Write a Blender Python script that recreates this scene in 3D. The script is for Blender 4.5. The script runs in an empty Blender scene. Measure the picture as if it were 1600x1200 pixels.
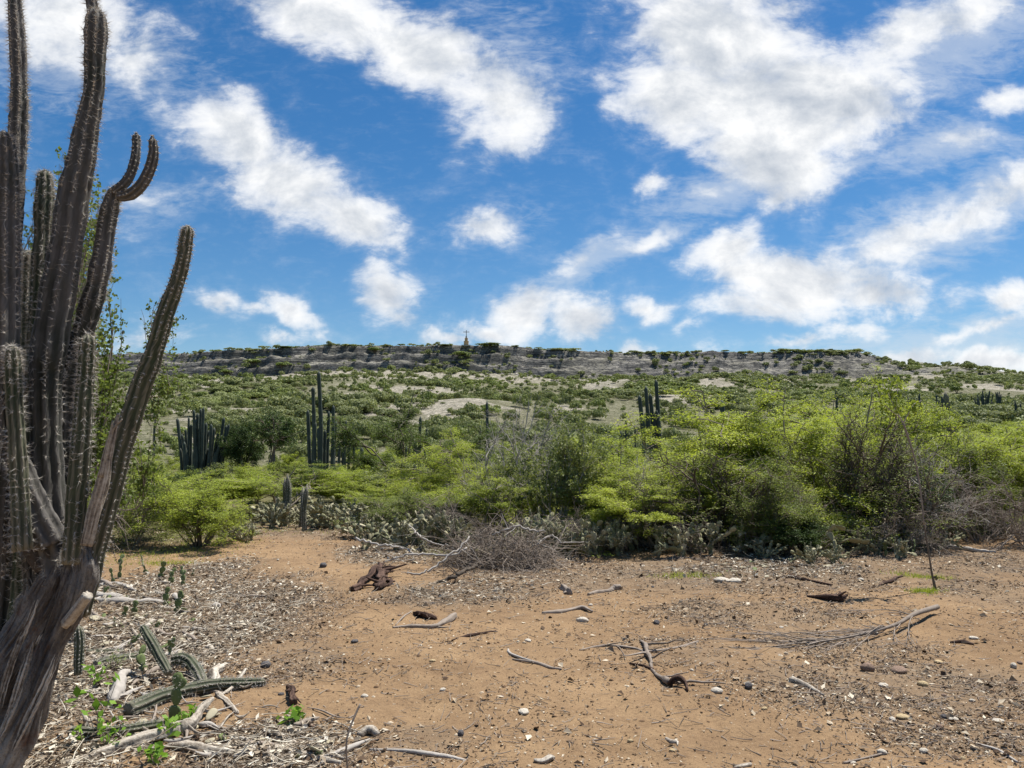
import bpy, math, random
import numpy as np
from mathutils import Vector
C = bpy.context.scene
COL = C.collection
R = math.radians
PI = math.pi

# ------------------------------------------------------------------ camera, sky, sun
F = 1202.0
TH = math.atan(100.0 / F)
CAMZ = 1.6
cd = bpy.data.cameras.new('camera'); cam = bpy.data.objects.new('camera', cd); COL.objects.link(cam)
cam.location = (0, 0, CAMZ); cam.rotation_euler = (R(90) + TH, 0, 0)
cd.sensor_width = 36; cd.lens = F / 1600 * 36; cd.clip_start = 0.05; cd.clip_end = 12000
C.camera = cam
C.view_settings.view_transform = 'Standard'; C.view_settings.look = 'None'
C.view_settings.exposure = 0.62; C.view_settings.gamma = 1.0
try: C.view_settings.use_curve_mapping = False
except Exception: pass

SUN_EL, SUN_AZ = R(66), R(50)          # azimuth measured from +Y towards +X
sd = Vector((math.sin(SUN_AZ) * math.cos(SUN_EL), math.cos(SUN_AZ) * math.cos(SUN_EL), math.sin(SUN_EL)))
sl = bpy.data.lights.new('sun', 'SUN'); sl.energy = 5.0; sl.angle = R(0.53); sl.color = (1.0, 0.955, 0.88)
so = bpy.data.objects.new('sun', sl); COL.objects.link(so)
so.rotation_euler = sd.to_track_quat('Z', 'Y').to_euler()

SKY_STR = 0.10
world = bpy.data.worlds.new('World'); C.world = world; world.use_nodes = True
WT = world.node_tree; WT.nodes.clear()

class NT:
    """tiny node-tree helper"""
    def __init__(s, t): s.t = t
    def n(s, typ, **kw):
        nd = s.t.nodes.new(typ)
        for k, v in kw.items(): setattr(nd, k, v)
        return nd
    def put(s, sock, v):
        if v is None: return
        if hasattr(v, 'is_output'): s.t.links.new(v, sock)
        else:
            if isinstance(v, (tuple, list)) and len(v) == 3 and sock.type == 'RGBA': v = (*v, 1)
            sock.default_value = v
    def math(s, op, a, b=None, c=None, clamp=False):
        m = s.n('ShaderNodeMath', operation=op, use_clamp=clamp)
        for i, v in enumerate((a, b, c)): s.put(m.inputs[i], v)
        return m.outputs[0]
    def vm(s, op, a, b=None, out=0):
        m = s.n('ShaderNodeVectorMath', operation=op); s.put(m.inputs[0], a)
        if op == 'SCALE': s.put(m.inputs[3], b)
        elif b is not None: s.put(m.inputs[1], b)
        return m.outputs[out]
    def mix(s, f, a, b, mode='MIX'):
        m = s.n('ShaderNodeMix', data_type='RGBA', blend_type=mode); m.clamp_factor = True
        s.put(m.inputs[0], f); s.put(m.inputs[6], a); s.put(m.inputs[7], b); return m.outputs[2]
    def noise(s, vec, scale, detail=4, rough=0.55, dist=0.0, out=0):
        m = s.n('ShaderNodeTexNoise'); s.put(m.inputs['Vector'], vec); m.inputs['Scale'].default_value = scale
        m.inputs['Detail'].default_value = detail; m.inputs['Roughness'].default_value = rough
        m.inputs['Distortion'].default_value = dist; return m.outputs[out]
    def mr(s, v, a, b, c=0.0, d=1.0, smooth=False):
        m = s.n('ShaderNodeMapRange'); m.interpolation_type = 'SMOOTHSTEP' if smooth else 'LINEAR'
        s.put(m.inputs[0], v)
        for i, q in enumerate((a, b, c, d)): s.put(m.inputs[i + 1], q)
        return m.outputs[0]
    def ramp(s, f, stops, interp='LINEAR'):
        m = s.n('ShaderNodeValToRGB'); s.put(m.inputs[0], f); e = m.color_ramp.elements
        m.color_ramp.interpolation = interp
        while len(e) < len(stops): e.new(0.5)
        for k, (p, c) in enumerate(stops): e[k].position = p; e[k].color = (*c, 1)
        return m.outputs[0]
    def mapping(s, vec, loc=(0, 0, 0), rot=(0, 0, 0), sc=(1, 1, 1), typ='POINT'):
        m = s.n('ShaderNodeMapping', vector_type=typ); s.put(m.inputs[0], vec)
        m.inputs[1].default_value = loc; m.inputs[2].default_value = rot; m.inputs[3].default_value = sc
        return m.outputs[0]

# clouds are laid out by direction (tangent of azimuth / elevation round the north horizon)
def dirXZ(u, v):
    a, b = (u - 800) / F, (600 - v) / F
    dy = math.cos(TH) - b * math.sin(TH); dz = math.sin(TH) + b * math.cos(TH)
    return a / dy, dz / dy
CLOUDS = [  # u, v, half width, half height, tilt degrees, weight
    (90, 30, 230, 80, -12, .8), (200, 85, 110, 60, -30, .65), (60, 80, 80, 40, 0, .5),
    (520, 20, 220, 70, -18, 1.0), (660, 75, 190, 85, -35, 1.05), (780, 160, 125, 100, -50, 1.0), (740, 215, 90, 40, 20, .55),
    (370, 215, 140, 75, -40, .95), (440, 285, 160, 90, -35, 1.0), (530, 345, 130, 60, -20, .95), (610, 380, 50, 26, -35, .6), (340, 150, 80, 26, 10, .55),
    (270, 150, 60, 36, -30, .35), (230, 320, 80, 20, 12, .35),
    (1110, 45, 190, 120, -12, 1.2), (1060, 140, 140, 95, 0, 1.1), (1220, 150, 230, 120, -8, 1.25), (1200, 230, 150, 100, -20, 1.1), (1320, 170, 130, 110, -20, .95),
    (1235, 285, 95, 50, 20, .8), (1010, 285, 42, 24, 35, .6),
    (1420, 50, 230, 75, 28, .75), (1530, 10, 160, 50, 15, .6), (1590, 165, 60, 40, 20, .7), (1480, 235, 130, 30, 5, .45), (1330, 270, 80, 24, 20, .35),
    (1100, 300, 110, 32, 18, .6), (760, 350, 75, 48, -5, .72), (900, 415, 85, 30, 40, .55), (1010, 375, 80, 16, 12, .5),
    (1490, 345, 210, 50, 24, .85), (1380, 395, 140, 34, 22, .65), (1600, 300, 90, 50, 24, .8),
    (1130, 395, 100, 60, 35, 1.0), (1250, 440, 190, 66, -4, 1.15), (1360, 460, 130, 40, -6, 1.0), (1180, 480, 130, 34, 0, .8), (1150, 425, 90, 50, 0, .9),
    (345, 470, 62, 26, -12, .72), (455, 480, 72, 24, -25, .78), (400, 480, 70, 18, 0, .55), (600, 465, 75, 52, -35, .95), (625, 505, 62, 28, -20, .6),
    (820, 495, 78, 52, 10, 1.0), (905, 500, 82, 48, -18, .95), (760, 518, 100, 26, 0, .7), (690, 535, 66, 20, 5, .75), (1020, 490, 60, 24, -6, .75),
    (990, 540, 40, 20, 0, .85), (1320, 512, 78, 22, 8, .6), (1490, 470, 60, 24, 0, .5), (1585, 470, 60, 30, 0, .8), (1420, 548, 90, 26, 0, .9),
    (1540, 565, 190, 26, 2, .9), (1240, 530, 180, 16, 8, .5), (1500, 520, 240, 14, 9, .5), (450, 520, 50, 16, -5, .45), (230, 525, 110, 20, 5, .5), (1080, 510, 28, 15, 0, .5),
]
w = NT(WT)
tc = w.n('ShaderNodeTexCoord').outputs['Generated']
sep = w.n('ShaderNodeSeparateXYZ'); w.put(sep.inputs[0], tc)
yy = w.math('MAXIMUM', sep.outputs[1], 0.08)
cxz = w.n('ShaderNodeCombineXYZ'); w.put(cxz.inputs[0], w.math('DIVIDE', sep.outputs[0], yy)); w.put(cxz.inputs[1], w.math('DIVIDE', sep.outputs[2], yy))
P0 = cxz.outputs[0]
# two-scale domain warp
wn = w.noise(P0, 5.0, 5, 0.6, out=1); wv = w.vm('SCALE', w.vm('SUBTRACT', wn, (.5, .5, .5)), 0.11)
P1 = w.vm('ADD', P0, wv)
acc = None
for (u, v, hw, hh, tilt, wt) in CLOUDS:
    x, z = dirXZ(u, v)
    m = w.mapping(P1, (x, z, 0), (0, 0, R(tilt)), (hw * 1.24 / F, hh * 1.24 / F, 1), 'TEXTURE')
    g = w.n('ShaderNodeTexGradient', gradient_type='SPHERICAL'); w.put(g.inputs[0], m)
    o = w.math('MULTIPLY', g.outputs['Fac'], wt)
    acc = o if acc is None else w.math('SMOOTH_MAX', acc, o, 0.12)
fn = w.noise(w.mapping(P0, sc=(1, 1.25, 1)), 9.0, 9, 0.62, 0.25)
fn2 = w.noise(w.mapping(P0, rot=(0, 0, R(-25)), sc=(1, 2.6, 1)), 22.0, 8, 0.66, 0.6)
fns = w.math('ADD', w.math('MULTIPLY', w.math('SUBTRACT', fn, 0.5), 1.15), w.math('MULTIPLY', w.math('SUBTRACT', fn2, 0.5), 0.45))
amp = w.mr(acc, 0.0, 0.12, 0.0, 1.0)
dens = w.math('ADD', acc, w.math('MULTIPLY', fns, w.math('MULTIPLY', amp, 1.15)))
mask = w.math('ADD', w.math('MULTIPLY', w.mr(dens, 0.06, 0.85, 0, 1, True), .65), w.math('MULTIPLY', w.mr(dens, 0.22, 0.55, 0, 1, True), .35), clamp=True)
# relief inside the cloud: difference between the noise here and a little higher up
fa = w.noise(w.mapping(P0, loc=(0.02, 0.045, 0), sc=(1, 1.25, 1)), 9.0, 6, 0.6, 0.25)
rel = w.math('SUBTRACT', fn, fa)
thick = w.mr(dens, 0.45, 1.15, 0, 1, True)
shade = w.math('ADD', w.math('MULTIPLY', rel, 2.1), w.math('MULTIPLY', thick, -0.30))
shade = w.math('ADD', shade, 0.90, clamp=True)
ccol = w.ramp(shade, [(0.2, (3.0, 3.4, 4.0)), (0.62, (4.6, 4.85, 5.2)), (1.0, (6.55, 6.6, 6.65))])
el = w.math('ARCSINE', w.math('MAXIMUM', sep.outputs[2], 0.0))
sky = w.n('ShaderNodeTexSky', sky_type='NISHITA'); sky.sun_disc = False
sky.sun_elevation = SUN_EL; sky.sun_rotation = SUN_AZ; sky.altitude = 0; sky.air_density = 1.0; sky.dust_density = 0.2; sky.ozone_density = 3.0
hs = w.n('ShaderNodeHueSaturation'); w.put(hs.inputs['Color'], sky.outputs[0]); hs.inputs['Saturation'].default_value = 1.33; hs.inputs['Value'].default_value = 0.70
skyc = hs.outputs[0]
haze = w.mr(el, 0.0, 0.30, 1.0, 0.0, True)
VEILS = [(1500, 345, 260, 75, 24, 1.), (1440, 400, 170, 40, 22, .8), (1500, 60, 260, 110, 30, .9), (920, 412, 120, 40, 38, .9), (1010, 372, 100, 22, 12, .8), (1110, 300, 140, 45, 18, .9), (1480, 235, 170, 45, 5, .8), (1340, 262, 110, 35, 20, .7),
    (120, 90, 260, 90, -10, .6), (250, 320, 120, 40, 10, .6), (1450, 545, 330, 50, 6, 1.), (200, 520, 160, 30, 5, .4), (300, 180, 90, 60, -20, .4), (800, 60, 140, 90, -40, .5), (770, 350, 100, 50, 0, .5)]
va = None
for (u, v, hw, hh, tilt, wt) in VEILS:
    x, z = dirXZ(u, v); m = w.mapping(P1, (x, z, 0), (0, 0, R(tilt)), (hw * 1.25 / F, hh * 1.25 / F, 1), 'TEXTURE')
    g = w.n('ShaderNodeTexGradient', gradient_type='SPHERICAL'); w.put(g.inputs[0], m); o = w.math('MULTIPLY', g.outputs['Fac'], wt); va = o if va is None else w.math('SMOOTH_MAX', va, o, 0.1)
rip = w.noise(w.mapping(P0, rot=(0, 0, R(-24)), sc=(1, 3.2, 1)), 14.0, 8, 0.68, 0.9); rip2 = w.noise(w.mapping(P0, rot=(0, 0, R(50)), sc=(1, 2.2, 1)), 46.0, 5, 0.6, 0.5)
rr2 = w.math('ADD', w.math('MULTIPLY', rip, .65), w.math('MULTIPLY', rip2, .35))
veil = w.math('MULTIPLY', w.mr(w.math('ADD', w.math('MULTIPLY', va, .55), w.math('SUBTRACT', rr2, .5)), 0.02, 0.42, 0, 1, True), w.mr(va, 0, .14, 0, .45))
skyv = w.mix(veil, skyc, (4.7, 5.1, 5.6))
full = w.mix(mask, skyv, ccol)
bg = w.n('ShaderNodeBackground'); w.put(bg.inputs[0], full); bg.inputs[1].default_value = SKY_STR
wo = w.n('ShaderNodeOutputWorld'); WT.links.new(bg.outputs[0], wo.inputs[0])
world.cycles.sampling_method = 'MANUAL'; world.cycles.sample_map_resolution = 512

# ------------------------------------------------------------------ pixel <-> world helpers (for measuring positions)
def W(u, v, y):
    a, b = (u - 800) / F, (600 - v) / F
    dy = math.cos(TH) - b * math.sin(TH); dz = math.sin(TH) + b * math.cos(TH)
    t = y / dy
    return np.array((a * t, y, CAMZ + dz * t))
def G(u, v):
    a, b = (u - 800) / F, (600 - v) / F
    dy = math.cos(TH) - b * math.sin(TH); dz = math.sin(TH) + b * math.cos(TH)
    t = -CAMZ / dz
    return np.array((a * t, dy * t, 0.0))

# ------------------------------------------------------------------ numpy noise
def _h(ix, iy, s):
    n = (ix.astype(np.int64) * 374761393 + iy.astype(np.int64) * 668265263 + s * 1442695041) & 0xffffffff
    n = ((n ^ (n >> 13)) * 1274126177) & 0xffffffff
    n = (n ^ (n >> 16)) & 0xffffffff
    return n / 4294967295.0
def vn(x, y, s=0):
    x = np.asarray(x, float); y = np.asarray(y, float)
    ix = np.floor(x); iy = np.floor(y); fx = x - ix; fy = y - iy
    fx = fx * fx * (3 - 2 * fx); fy = fy * fy * (3 - 2 * fy)
    a = _h(ix, iy, s); b = _h(ix + 1, iy, s); c = _h(ix, iy + 1, s); d = _h(ix + 1, iy + 1, s)
    return (a * (1 - fx) + b * fx) * (1 - fy) + (c * (1 - fx) + d * fx) * fy
def fbm(x, y, s=0, o=4, g=0.5):
    t = 0; a = 1; n = 0
    for i in range(o):
        t = t + a * vn(x * 2 ** i + 17.3 * i, y * 2 ** i - 9.1 * i, s + i); n += a; a *= g
    return t / n
def sst(x, a, b):
    t = np.clip((np.asarray(x, float) - a) / (b - a), 0, 1); return t * t * (3 - 2 * t)

# ------------------------------------------------------------------ terrain height
RX = np.array([-900, -500, -260, -149, -81, -19, 54, 110, 135, 160, 181, 212, 242, 300, 420, 700, 1200.])
RZ = np.array([30, 36, 40.5, 41.2, 43.6, 44.0, 41.5, 41.6, 41.6, 42.0, 41.6, 39.8, 37.6, 34.5, 30, 25, 20.])
def ridge(x): return np.interp(x, RX, RZ) + 1.3
def hterr(x, y):
    x = np.asarray(x, float); y = np.asarray(y, float)
    r = np.hypot(x, y)
    near = 0.07 * (fbm(x * 0.9, y * 0.9, 3, 3) - 0.5) + 0.035 * (fbm(x * 3.1, y * 3.1, 5, 3) - .5)
    near = near + 0.02 * (vn(x * 11, y * 11, 8) - .5) * (r < 25)
    plain = 0.9 * (fbm(x * 0.035, y * 0.035, 21, 3) - 0.5) * sst(y, 22, 60)
    wob = 26 * (fbm(x * 0.012, y * 0.0 + 3.3, 33, 3) - 0.5)
    yc = 306 + wob                      # foot of the cliff
    top = ridge(x)
    top = top + 1.6 * (fbm(x * .03, y * 0 + 7, 43, 3) - .5) + .9 * (fbm(x * .15, y * 0 + 7, 44, 2) - .5)
    foot = top * (0.70 + .12 * (fbm(x * .02, y * 0 + 9, 45, 3) - .5))
    s = np.clip((y - 54) / (yc - 54), 0, 1)
    slope = foot * (0.25 * s + 0.75 * s ** 1.25) + 3.4 * sst(x / np.maximum(y, 1), .32, .58) * sst(y, 42, 78) * (1 - s) * (y > 0)
    kn = 9.0 * (fbm(x * 0.022, y * 0.022, 41, 3) - 0.5) * sst(s, 0.04, 0.3) * (1 - sst(s, .82, 1.0))
    gully = -3.0 * np.abs(fbm(x * 0.03 + 5, y * 0.006, 47, 3) - 0.5) * sst(s, .3, .8)
    soft = sst(x, 140, 185)             # right of the monument the cliff turns into a slope
    wdt = 17 + 40 * soft
    c = np.clip((y - yc) / wdt, 0, 1)
    cw = c + 0.05 * (fbm(x * .06, y * .05, 55, 3) - .5) * (c > 0) * (c < 1)
    cw = np.clip(cw + .34 * (fbm(x * .018, y * .01, 56, 3) - .5) * (c > 0) * (c < 1) + .10 * (fbm(x * .15, y * .1, 57, 3) - .5) * (c > 0) * (c < 1), 0, 1)
    n = 3.0
    k = cw * n; fl = np.floor(k); fr = k - fl
    stair = (fl + sst(fr, 0.45, 0.80) * 0.85 + 0.15 * fr) / n
    brk = np.clip(soft * .7 + .75 * sst(fbm(x * .02, y * 0 + 2, 58, 3), .44, .62), 0, 1)
    cc = stair * (1 - brk) + cw * brk
    cl = (top - foot) * np.clip(cc, 0, 1.02)
    rough = (1.3 * (fbm(x * .45, y * .45, 61, 4) - .5)) * sst(s, .5, 1.0) + 3.2 * (fbm(x * .16, y * .22, 63, 4) - .5) * sst(c, 0, .12) * (1 - sst(c, .85, 1.0))
    back = -np.clip(y - yc - wdt - 6, 0, 3000) * 0.03
    return near + plain + slope + kn + gully + cl + rough + np.maximum(back, -35)
def gz(x, y): return float(hterr(np.array([x]), np.array([y]))[0])
def hit(u, v, y0=22, y1=340, step=0.5):
    ys = np.arange(y0, y1, step)
    a, b = (u - 800) / F, (600 - v) / F
    dy = math.cos(TH) - b * math.sin(TH); dz = math.sin(TH) + b * math.cos(TH)
    t = ys / dy; xs = a * t; zs = CAMZ + dz * t
    hh = hterr(xs, ys); k = np.argmax(hh > zs)
    if hh[k] <= zs[k]: k = len(ys) - 1
    return np.array((xs[k], ys[k], hh[k]))

# ------------------------------------------------------------------ mesh helpers
class Geo:
    def __init__(s): s.V = []; s.F = []; s.M = []; s.n = 0; s.S = []; s.g = None
    def add(s, V, Fc, mat=0, smooth=True):
        V = np.asarray(V, float).reshape(-1, 3); Fc = np.asarray(Fc, np.int64)
        if len(Fc) == 0: return s
        s.V.append(V); s.F.append(Fc + s.n); s.M.append(np.full(len(Fc), mat)); s.S.append(np.full(len(Fc), smooth)); s.n += len(V)
        return s
    def merge(s, g, M=None):
        for V_, F_, m_, s_ in g.parts(): pass
    def build(s, name, mats, parent=None, link=True):
        me = bpy.data.meshes.new(name)
        V = np.concatenate(s.V).astype(np.float32)
        me.vertices.add(len(V)); me.vertices.foreach_set('co', V.ravel())
        li = np.concatenate([f.ravel() for f in s.F]); tot = np.concatenate([np.full(len(f), f.shape[1]) for f in s.F])
        st = np.concatenate(([0], np.cumsum(tot)[:-1]))
        me.loops.add(len(li)); me.loops.foreach_set('vertex_index', li.astype(np.int32))
        me.polygons.add(len(tot)); me.polygons.foreach_set('loop_start', st.astype(np.int32))
        me.polygons.foreach_set('material_index', np.concatenate(s.M).astype(np.int32))
        me.polygons.foreach_set('use_smooth', np.concatenate(s.S).astype(bool))
        me.update(calc_edges=True)
        if s.g is not None and len(s.g) <= len(V):
            gg = np.full(len(V), .5, np.float32); gg[:len(s.g)] = s.g; me.attributes.new('grain', 'FLOAT', 'POINT').data.foreach_set('value', gg)
        for m in (mats if isinstance(mats, (list, tuple)) else [mats]): me.materials.append(m)
        if not link: return me
        o = bpy.data.objects.new(name, me); COL.objects.link(o)
        if parent: o.parent = parent
        return o
def tag(o, label=None, cat=None, group=None, kind=None):
    if label: o['label'] = label
    if cat: o['category'] = cat
    if group: o['group'] = group
    if kind: o['kind'] = kind
    return o
def empty(name, loc=(0, 0, 0), rz=0, sc=1):
    o = bpy.data.objects.new(name, None); COL.objects.link(o); o.location = loc; o.rotation_euler = (0, 0, rz)
    o.scale = (sc, sc, sc) if not isinstance(sc, (tuple, list)) else sc; o.empty_display_size = 0.1
    return o
def inst(name, me, parent=None, loc=None, rz=0, sc=1):
    o = bpy.data.objects.new(name, me); COL.objects.link(o)
    if parent: o.parent = parent
    if loc is not None: o.location = loc; o.rotation_euler = (0, 0, rz); o.scale = (sc, sc, sc) if not isinstance(sc, (tuple, list)) else sc
    return o
def norm(a): return a / np.maximum(np.linalg.norm(a, axis=-1, keepdims=True), 1e-9)
def tubes(P, rad, sides=4):
    """P (B,n,3), rad (B,n) -> V, F : many tubes at once, with closed tips"""
    P = np.asarray(P, float); rad = np.asarray(rad, float)
    B, n, _ = P.shape
    T = norm(np.gradient(P, axis=1)); md = norm(P[:, -1] - P[:, 0])
    ref = np.where(np.abs(md[:, 2:3]) > 0.8, np.array([[1., 0, 0]]), np.array([[0, 0, 1.]]))
    N = norm(np.cross(T, ref[:, None, :])); Bn = np.cross(T, N)
    ph = np.arange(sides) * 2 * PI / sides
    ring = N[:, :, None, :] * np.cos(ph)[None, None, :, None] + Bn[:, :, None, :] * np.sin(ph)[None, None, :, None]
    V = P[:, :, None, :] + ring * rad[:, :, None, None]
    idx = np.arange(B * n * sides).reshape(B, n, sides)
    a = idx[:, :-1, :]; b = np.roll(a, -1, 2); d = idx[:, 1:, :]; c = np.roll(d, -1, 2)
    Fq = np.stack([a, b, c, d], -1).reshape(-1, 4)
    return V.reshape(-1, 3), Fq
def leaves(rng, cen, L, Wd, flat=0.35, up=0.75, axis=None):
    """pointed leaf-sized faces round centres"""
    n = len(cen)
    d = rng.normal(size=(n, 3)) if axis is None else axis + rng.normal(size=(n, 3)) * .5
    d[:, 2] *= flat; d = norm(d)
    nm = rng.normal(size=(n, 3)) * (1 - up); nm[:, 2] += up; nm = norm(nm)
    s = norm(np.cross(d, nm))
    l = (L * rng.uniform(.6, 1.3, n))[:, None] * .5; w_ = (Wd * rng.uniform(.6, 1.3, n))[:, None] * .5
    V = np.stack([cen - d * l, cen + s * w_, cen + d * l, cen - s * w_], 1).reshape(-1, 3)
    return V, np.arange(n * 4).reshape(n, 4)
def spline(pts, m):
    """Catmull-Rom through pts (any width), m samples"""
    p = np.asarray(pts, float); p = np.vstack([2 * p[0] - p[1], p, 2 * p[-1] - p[-2]])
    k = len(p) - 3; t = np.linspace(0, k - 1e-6, m); i = t.astype(int); f = (t - i)[:, None]
    a, b, c, d = p[i], p[i + 1], p[i + 2], p[i + 3]
    return .5 * (2 * b + (c - a) * f + (2 * a - 5 * b + 4 * c - d) * f ** 2 + (3 * b - a - 3 * c + d) * f ** 3)
def frames(P):
    T = norm(np.gradient(P, axis=0)); N = np.zeros_like(P)
    r = np.array((0., 1, 0)) if abs(T[0][1]) < .8 else np.array((1., 0, 0))
    v = r - T[0] * r.dot(T[0]); v /= np.linalg.norm(v)
    for i in range(len(P)):
        v = v - T[i] * v.dot(T[i]); v /= np.linalg.norm(v); N[i] = v
    return T, N, np.cross(T, N)
def tube1(P, r, sides=10, fn=None):
    """one tube with optional radius modulation fn(i_array, phi_array)->(n,sides)"""
    P = np.asarray(P, float); r = np.asarray(r, float); T, N, B = frames(P)
    ph = np.arange(sides) * 2 * PI / sides; n = len(P)
    rr = np.repeat(r[:, None], sides, 1)
    if fn is not None: rr = rr * fn(np.arange(n)[:, None], ph[None, :])
    V = P[:, None] + (N[:, None] * np.cos(ph)[None, :, None] + B[:, None] * np.sin(ph)[None, :, None]) * rr[:, :, None]
    idx = np.arange(n * sides).reshape(n, sides); a = idx[:-1]; b = np.roll(a, -1, 1); d = idx[1:]; c = np.roll(d, -1, 1)
    Fq = np.stack([a, b, c, d], -1).reshape(-1, 4)
    V = V.reshape(-1, 3)
    V = np.vstack([V, P[0], P[-1]]); k = n * sides
    j = np.arange(sides); jn = (j + 1) % sides
    tri0 = np.stack([np.full(sides, k), jn, j], 1); tri1 = np.stack([np.full(sides, k + 1), idx[-1][j], idx[-1][jn]], 1)
    return V, Fq, np.vstack([tri0, tri1])

# ------------------------------------------------------------------ materials
def newmat(name):
    m = bpy.data.materials.new(name); m.use_nodes = True; m.node_tree.nodes.clear(); return m, NT(m.node_tree)
def finish(m, t, col, rough=.85, bump=None, bstr=.3, bdist=.02, spec=.3, trans=None):
    b = t.n('ShaderNodeBsdfPrincipled'); t.put(b.inputs['Base Color'], col); t.put(b.inputs['Roughness'], rough)
    b.inputs['Specular IOR Level'].default_value = spec
    if bump is not None:
        bn = t.n('ShaderNodeBump'); t.put(bn.inputs['Height'], bump); bn.inputs['Strength'].default_value = bstr; bn.inputs['Distance'].default_value = bdist
        t.put(b.inputs['Normal'], bn.outputs[0])
    out = t.n('ShaderNodeOutputMaterial')
    if trans is not None:
        tr = t.n('ShaderNodeBsdfTranslucent'); t.put(tr.inputs[0], trans[1])
        ms = t.n('ShaderNodeMixShader'); ms.inputs[0].default_value = trans[0]
        t.put(ms.inputs[1], b.outputs[0]); t.put(ms.inputs[2], tr.outputs[0]); t.put(out.inputs[0], ms.outputs[0])
    else: t.put(out.inputs[0], b.outputs[0])
    return m
def leafmat(name, stops, scale=1.2, trans=.35, rough=.6, big=False):
    m, t = newmat(name)
    geo = t.n('ShaderNodeNewGeometry'); oi = t.n('ShaderNodeObjectInfo'); tcn = t.n('ShaderNodeTexCoord')
    ri = geo.outputs['Random Per Island']
    nz = t.noise(tcn.outputs['Object'], scale, 3, .6)
    f = t.math('ADD', t.math('MULTIPLY', ri, .42), t.math('ADD', t.math('MULTIPLY', t.mr(nz, .3, .7), .38), t.math('MULTIPLY', oi.outputs['Random'], .20)))
    if big: 
        nb = t.noise(tcn.outputs['Object'], .045, 4, .6); f = t.math('ADD', f, t.math('MULTIPLY', t.math('SUBTRACT', nb, .5), .9))
    c = t.ramp(f, stops)
    if big: c = t.mix(t.mr(nb, .48, .62, 0, .65), c, t.mix(f, (.07, .11, .02), (.27, .34, .07)))
    tcx = t.mix(1.0, c, (1.15, 1.15, .75), 'MULTIPLY')
    return finish(m, t, c, rough, spec=.25, trans=(trans, tcx))
LEAF_ACACIA = leafmat('acacia leaf', [(0, (.11, .142, .028)), (.35, (.26, .315, .048)), (.7, (.40, .46, .068)), (1, (.54, .57, .12))], trans=.42)
LEAF_MID = leafmat('mid green leaf', [(0, (.060, .082, .022)), (.4, (.145, .185, .036)), (.75, (.23, .275, .052)), (1, (.32, .35, .085))])
LEAF_OLIVE = leafmat('olive leaf', [(0, (.075, .092, .034)), (.4, (.15, .18, .06)), (.75, (.235, .265, .09)), (1, (.35, .35, .14))])
LEAF_DARK = leafmat('dark leaf', [(0, (.022, .038, .014)), (.5, (.06, .10, .026)), (1, (.125, .18, .045))], trans=.25)
LEAF_FAR = leafmat('hill leaf', [(0, (.11, .125, .055)), (.35, (.185, .215, .088)), (.7, (.265, .285, .120)), (1, (.38, .37, .20))], scale=.6, trans=.3, big=True)
LEAF_FRESH = leafmat('fresh leaf', [(0, (.13, .18, .025)), (.5, (.26, .32, .05)), (1, (.42, .46, .11))], trans=.4)
LEAF_TWIG = leafmat('thorn tree leaf', [(0, (.06, .085, .02)), (.5, (.14, .19, .04)), (1, (.26, .31, .09))], trans=.4)
def barkmat(name, a, b, scale=20, bstr=.5):
    m, t = newmat(name); tcn = t.n('ShaderNodeTexCoord'); geo = t.n('ShaderNodeNewGeometry')
    n1 = t.noise(tcn.outputs['Object'], scale, 5, .65); c = t.mix(t.mr(n1, .3, .7), a, b)
    c = t.mix(t.math('MULTIPLY', geo.outputs['Random Per Island'], .6), c, tuple(x * 1.8 for x in b))
    return finish(m, t, c, .9, n1, bstr, .01, .15)
BARK = barkmat('thorn bark', (.055, .042, .032), (.13, .105, .08))
BARK_GREY = barkmat('grey twig bark', (.16, .145, .125), (.34, .31, .275))
BARK_BROWN = barkmat('dead twig bark', (.10, .08, .062), (.24, .20, .165))
def woodmat(name, dark, mid, light):
    m, t = newmat(name); p = t.n('ShaderNodeTexCoord').outputs['Object']; at = t.n('ShaderNodeAttribute'); at.attribute_name = 'grain'
    n = t.noise(p, 60, 5, .7); n2 = t.noise(p, 9, 4, .6); f = t.math('ADD', t.math('MULTIPLY', at.outputs['Fac'], .75), t.math('MULTIPLY', t.math('SUBTRACT', n, .5), .8)); f = t.math('ADD', f, t.math('MULTIPLY', t.math('SUBTRACT', n2, .5), .5))
    return finish(m, t, t.ramp(f, [(.12, dark), (.36, mid), (.62, light)]), .9, f, .8, .008, .15)
BARK_PALE = woodmat('weathered wood', (.10, .08, .062), (.33, .285, .23), (.56, .51, .43))
BARK_DARK = woodmat('dark wood', (.020, .012, .010), (.06, .036, .027), (.15, .095, .07))  # near-black to red-brown wood tones following the grain

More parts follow.
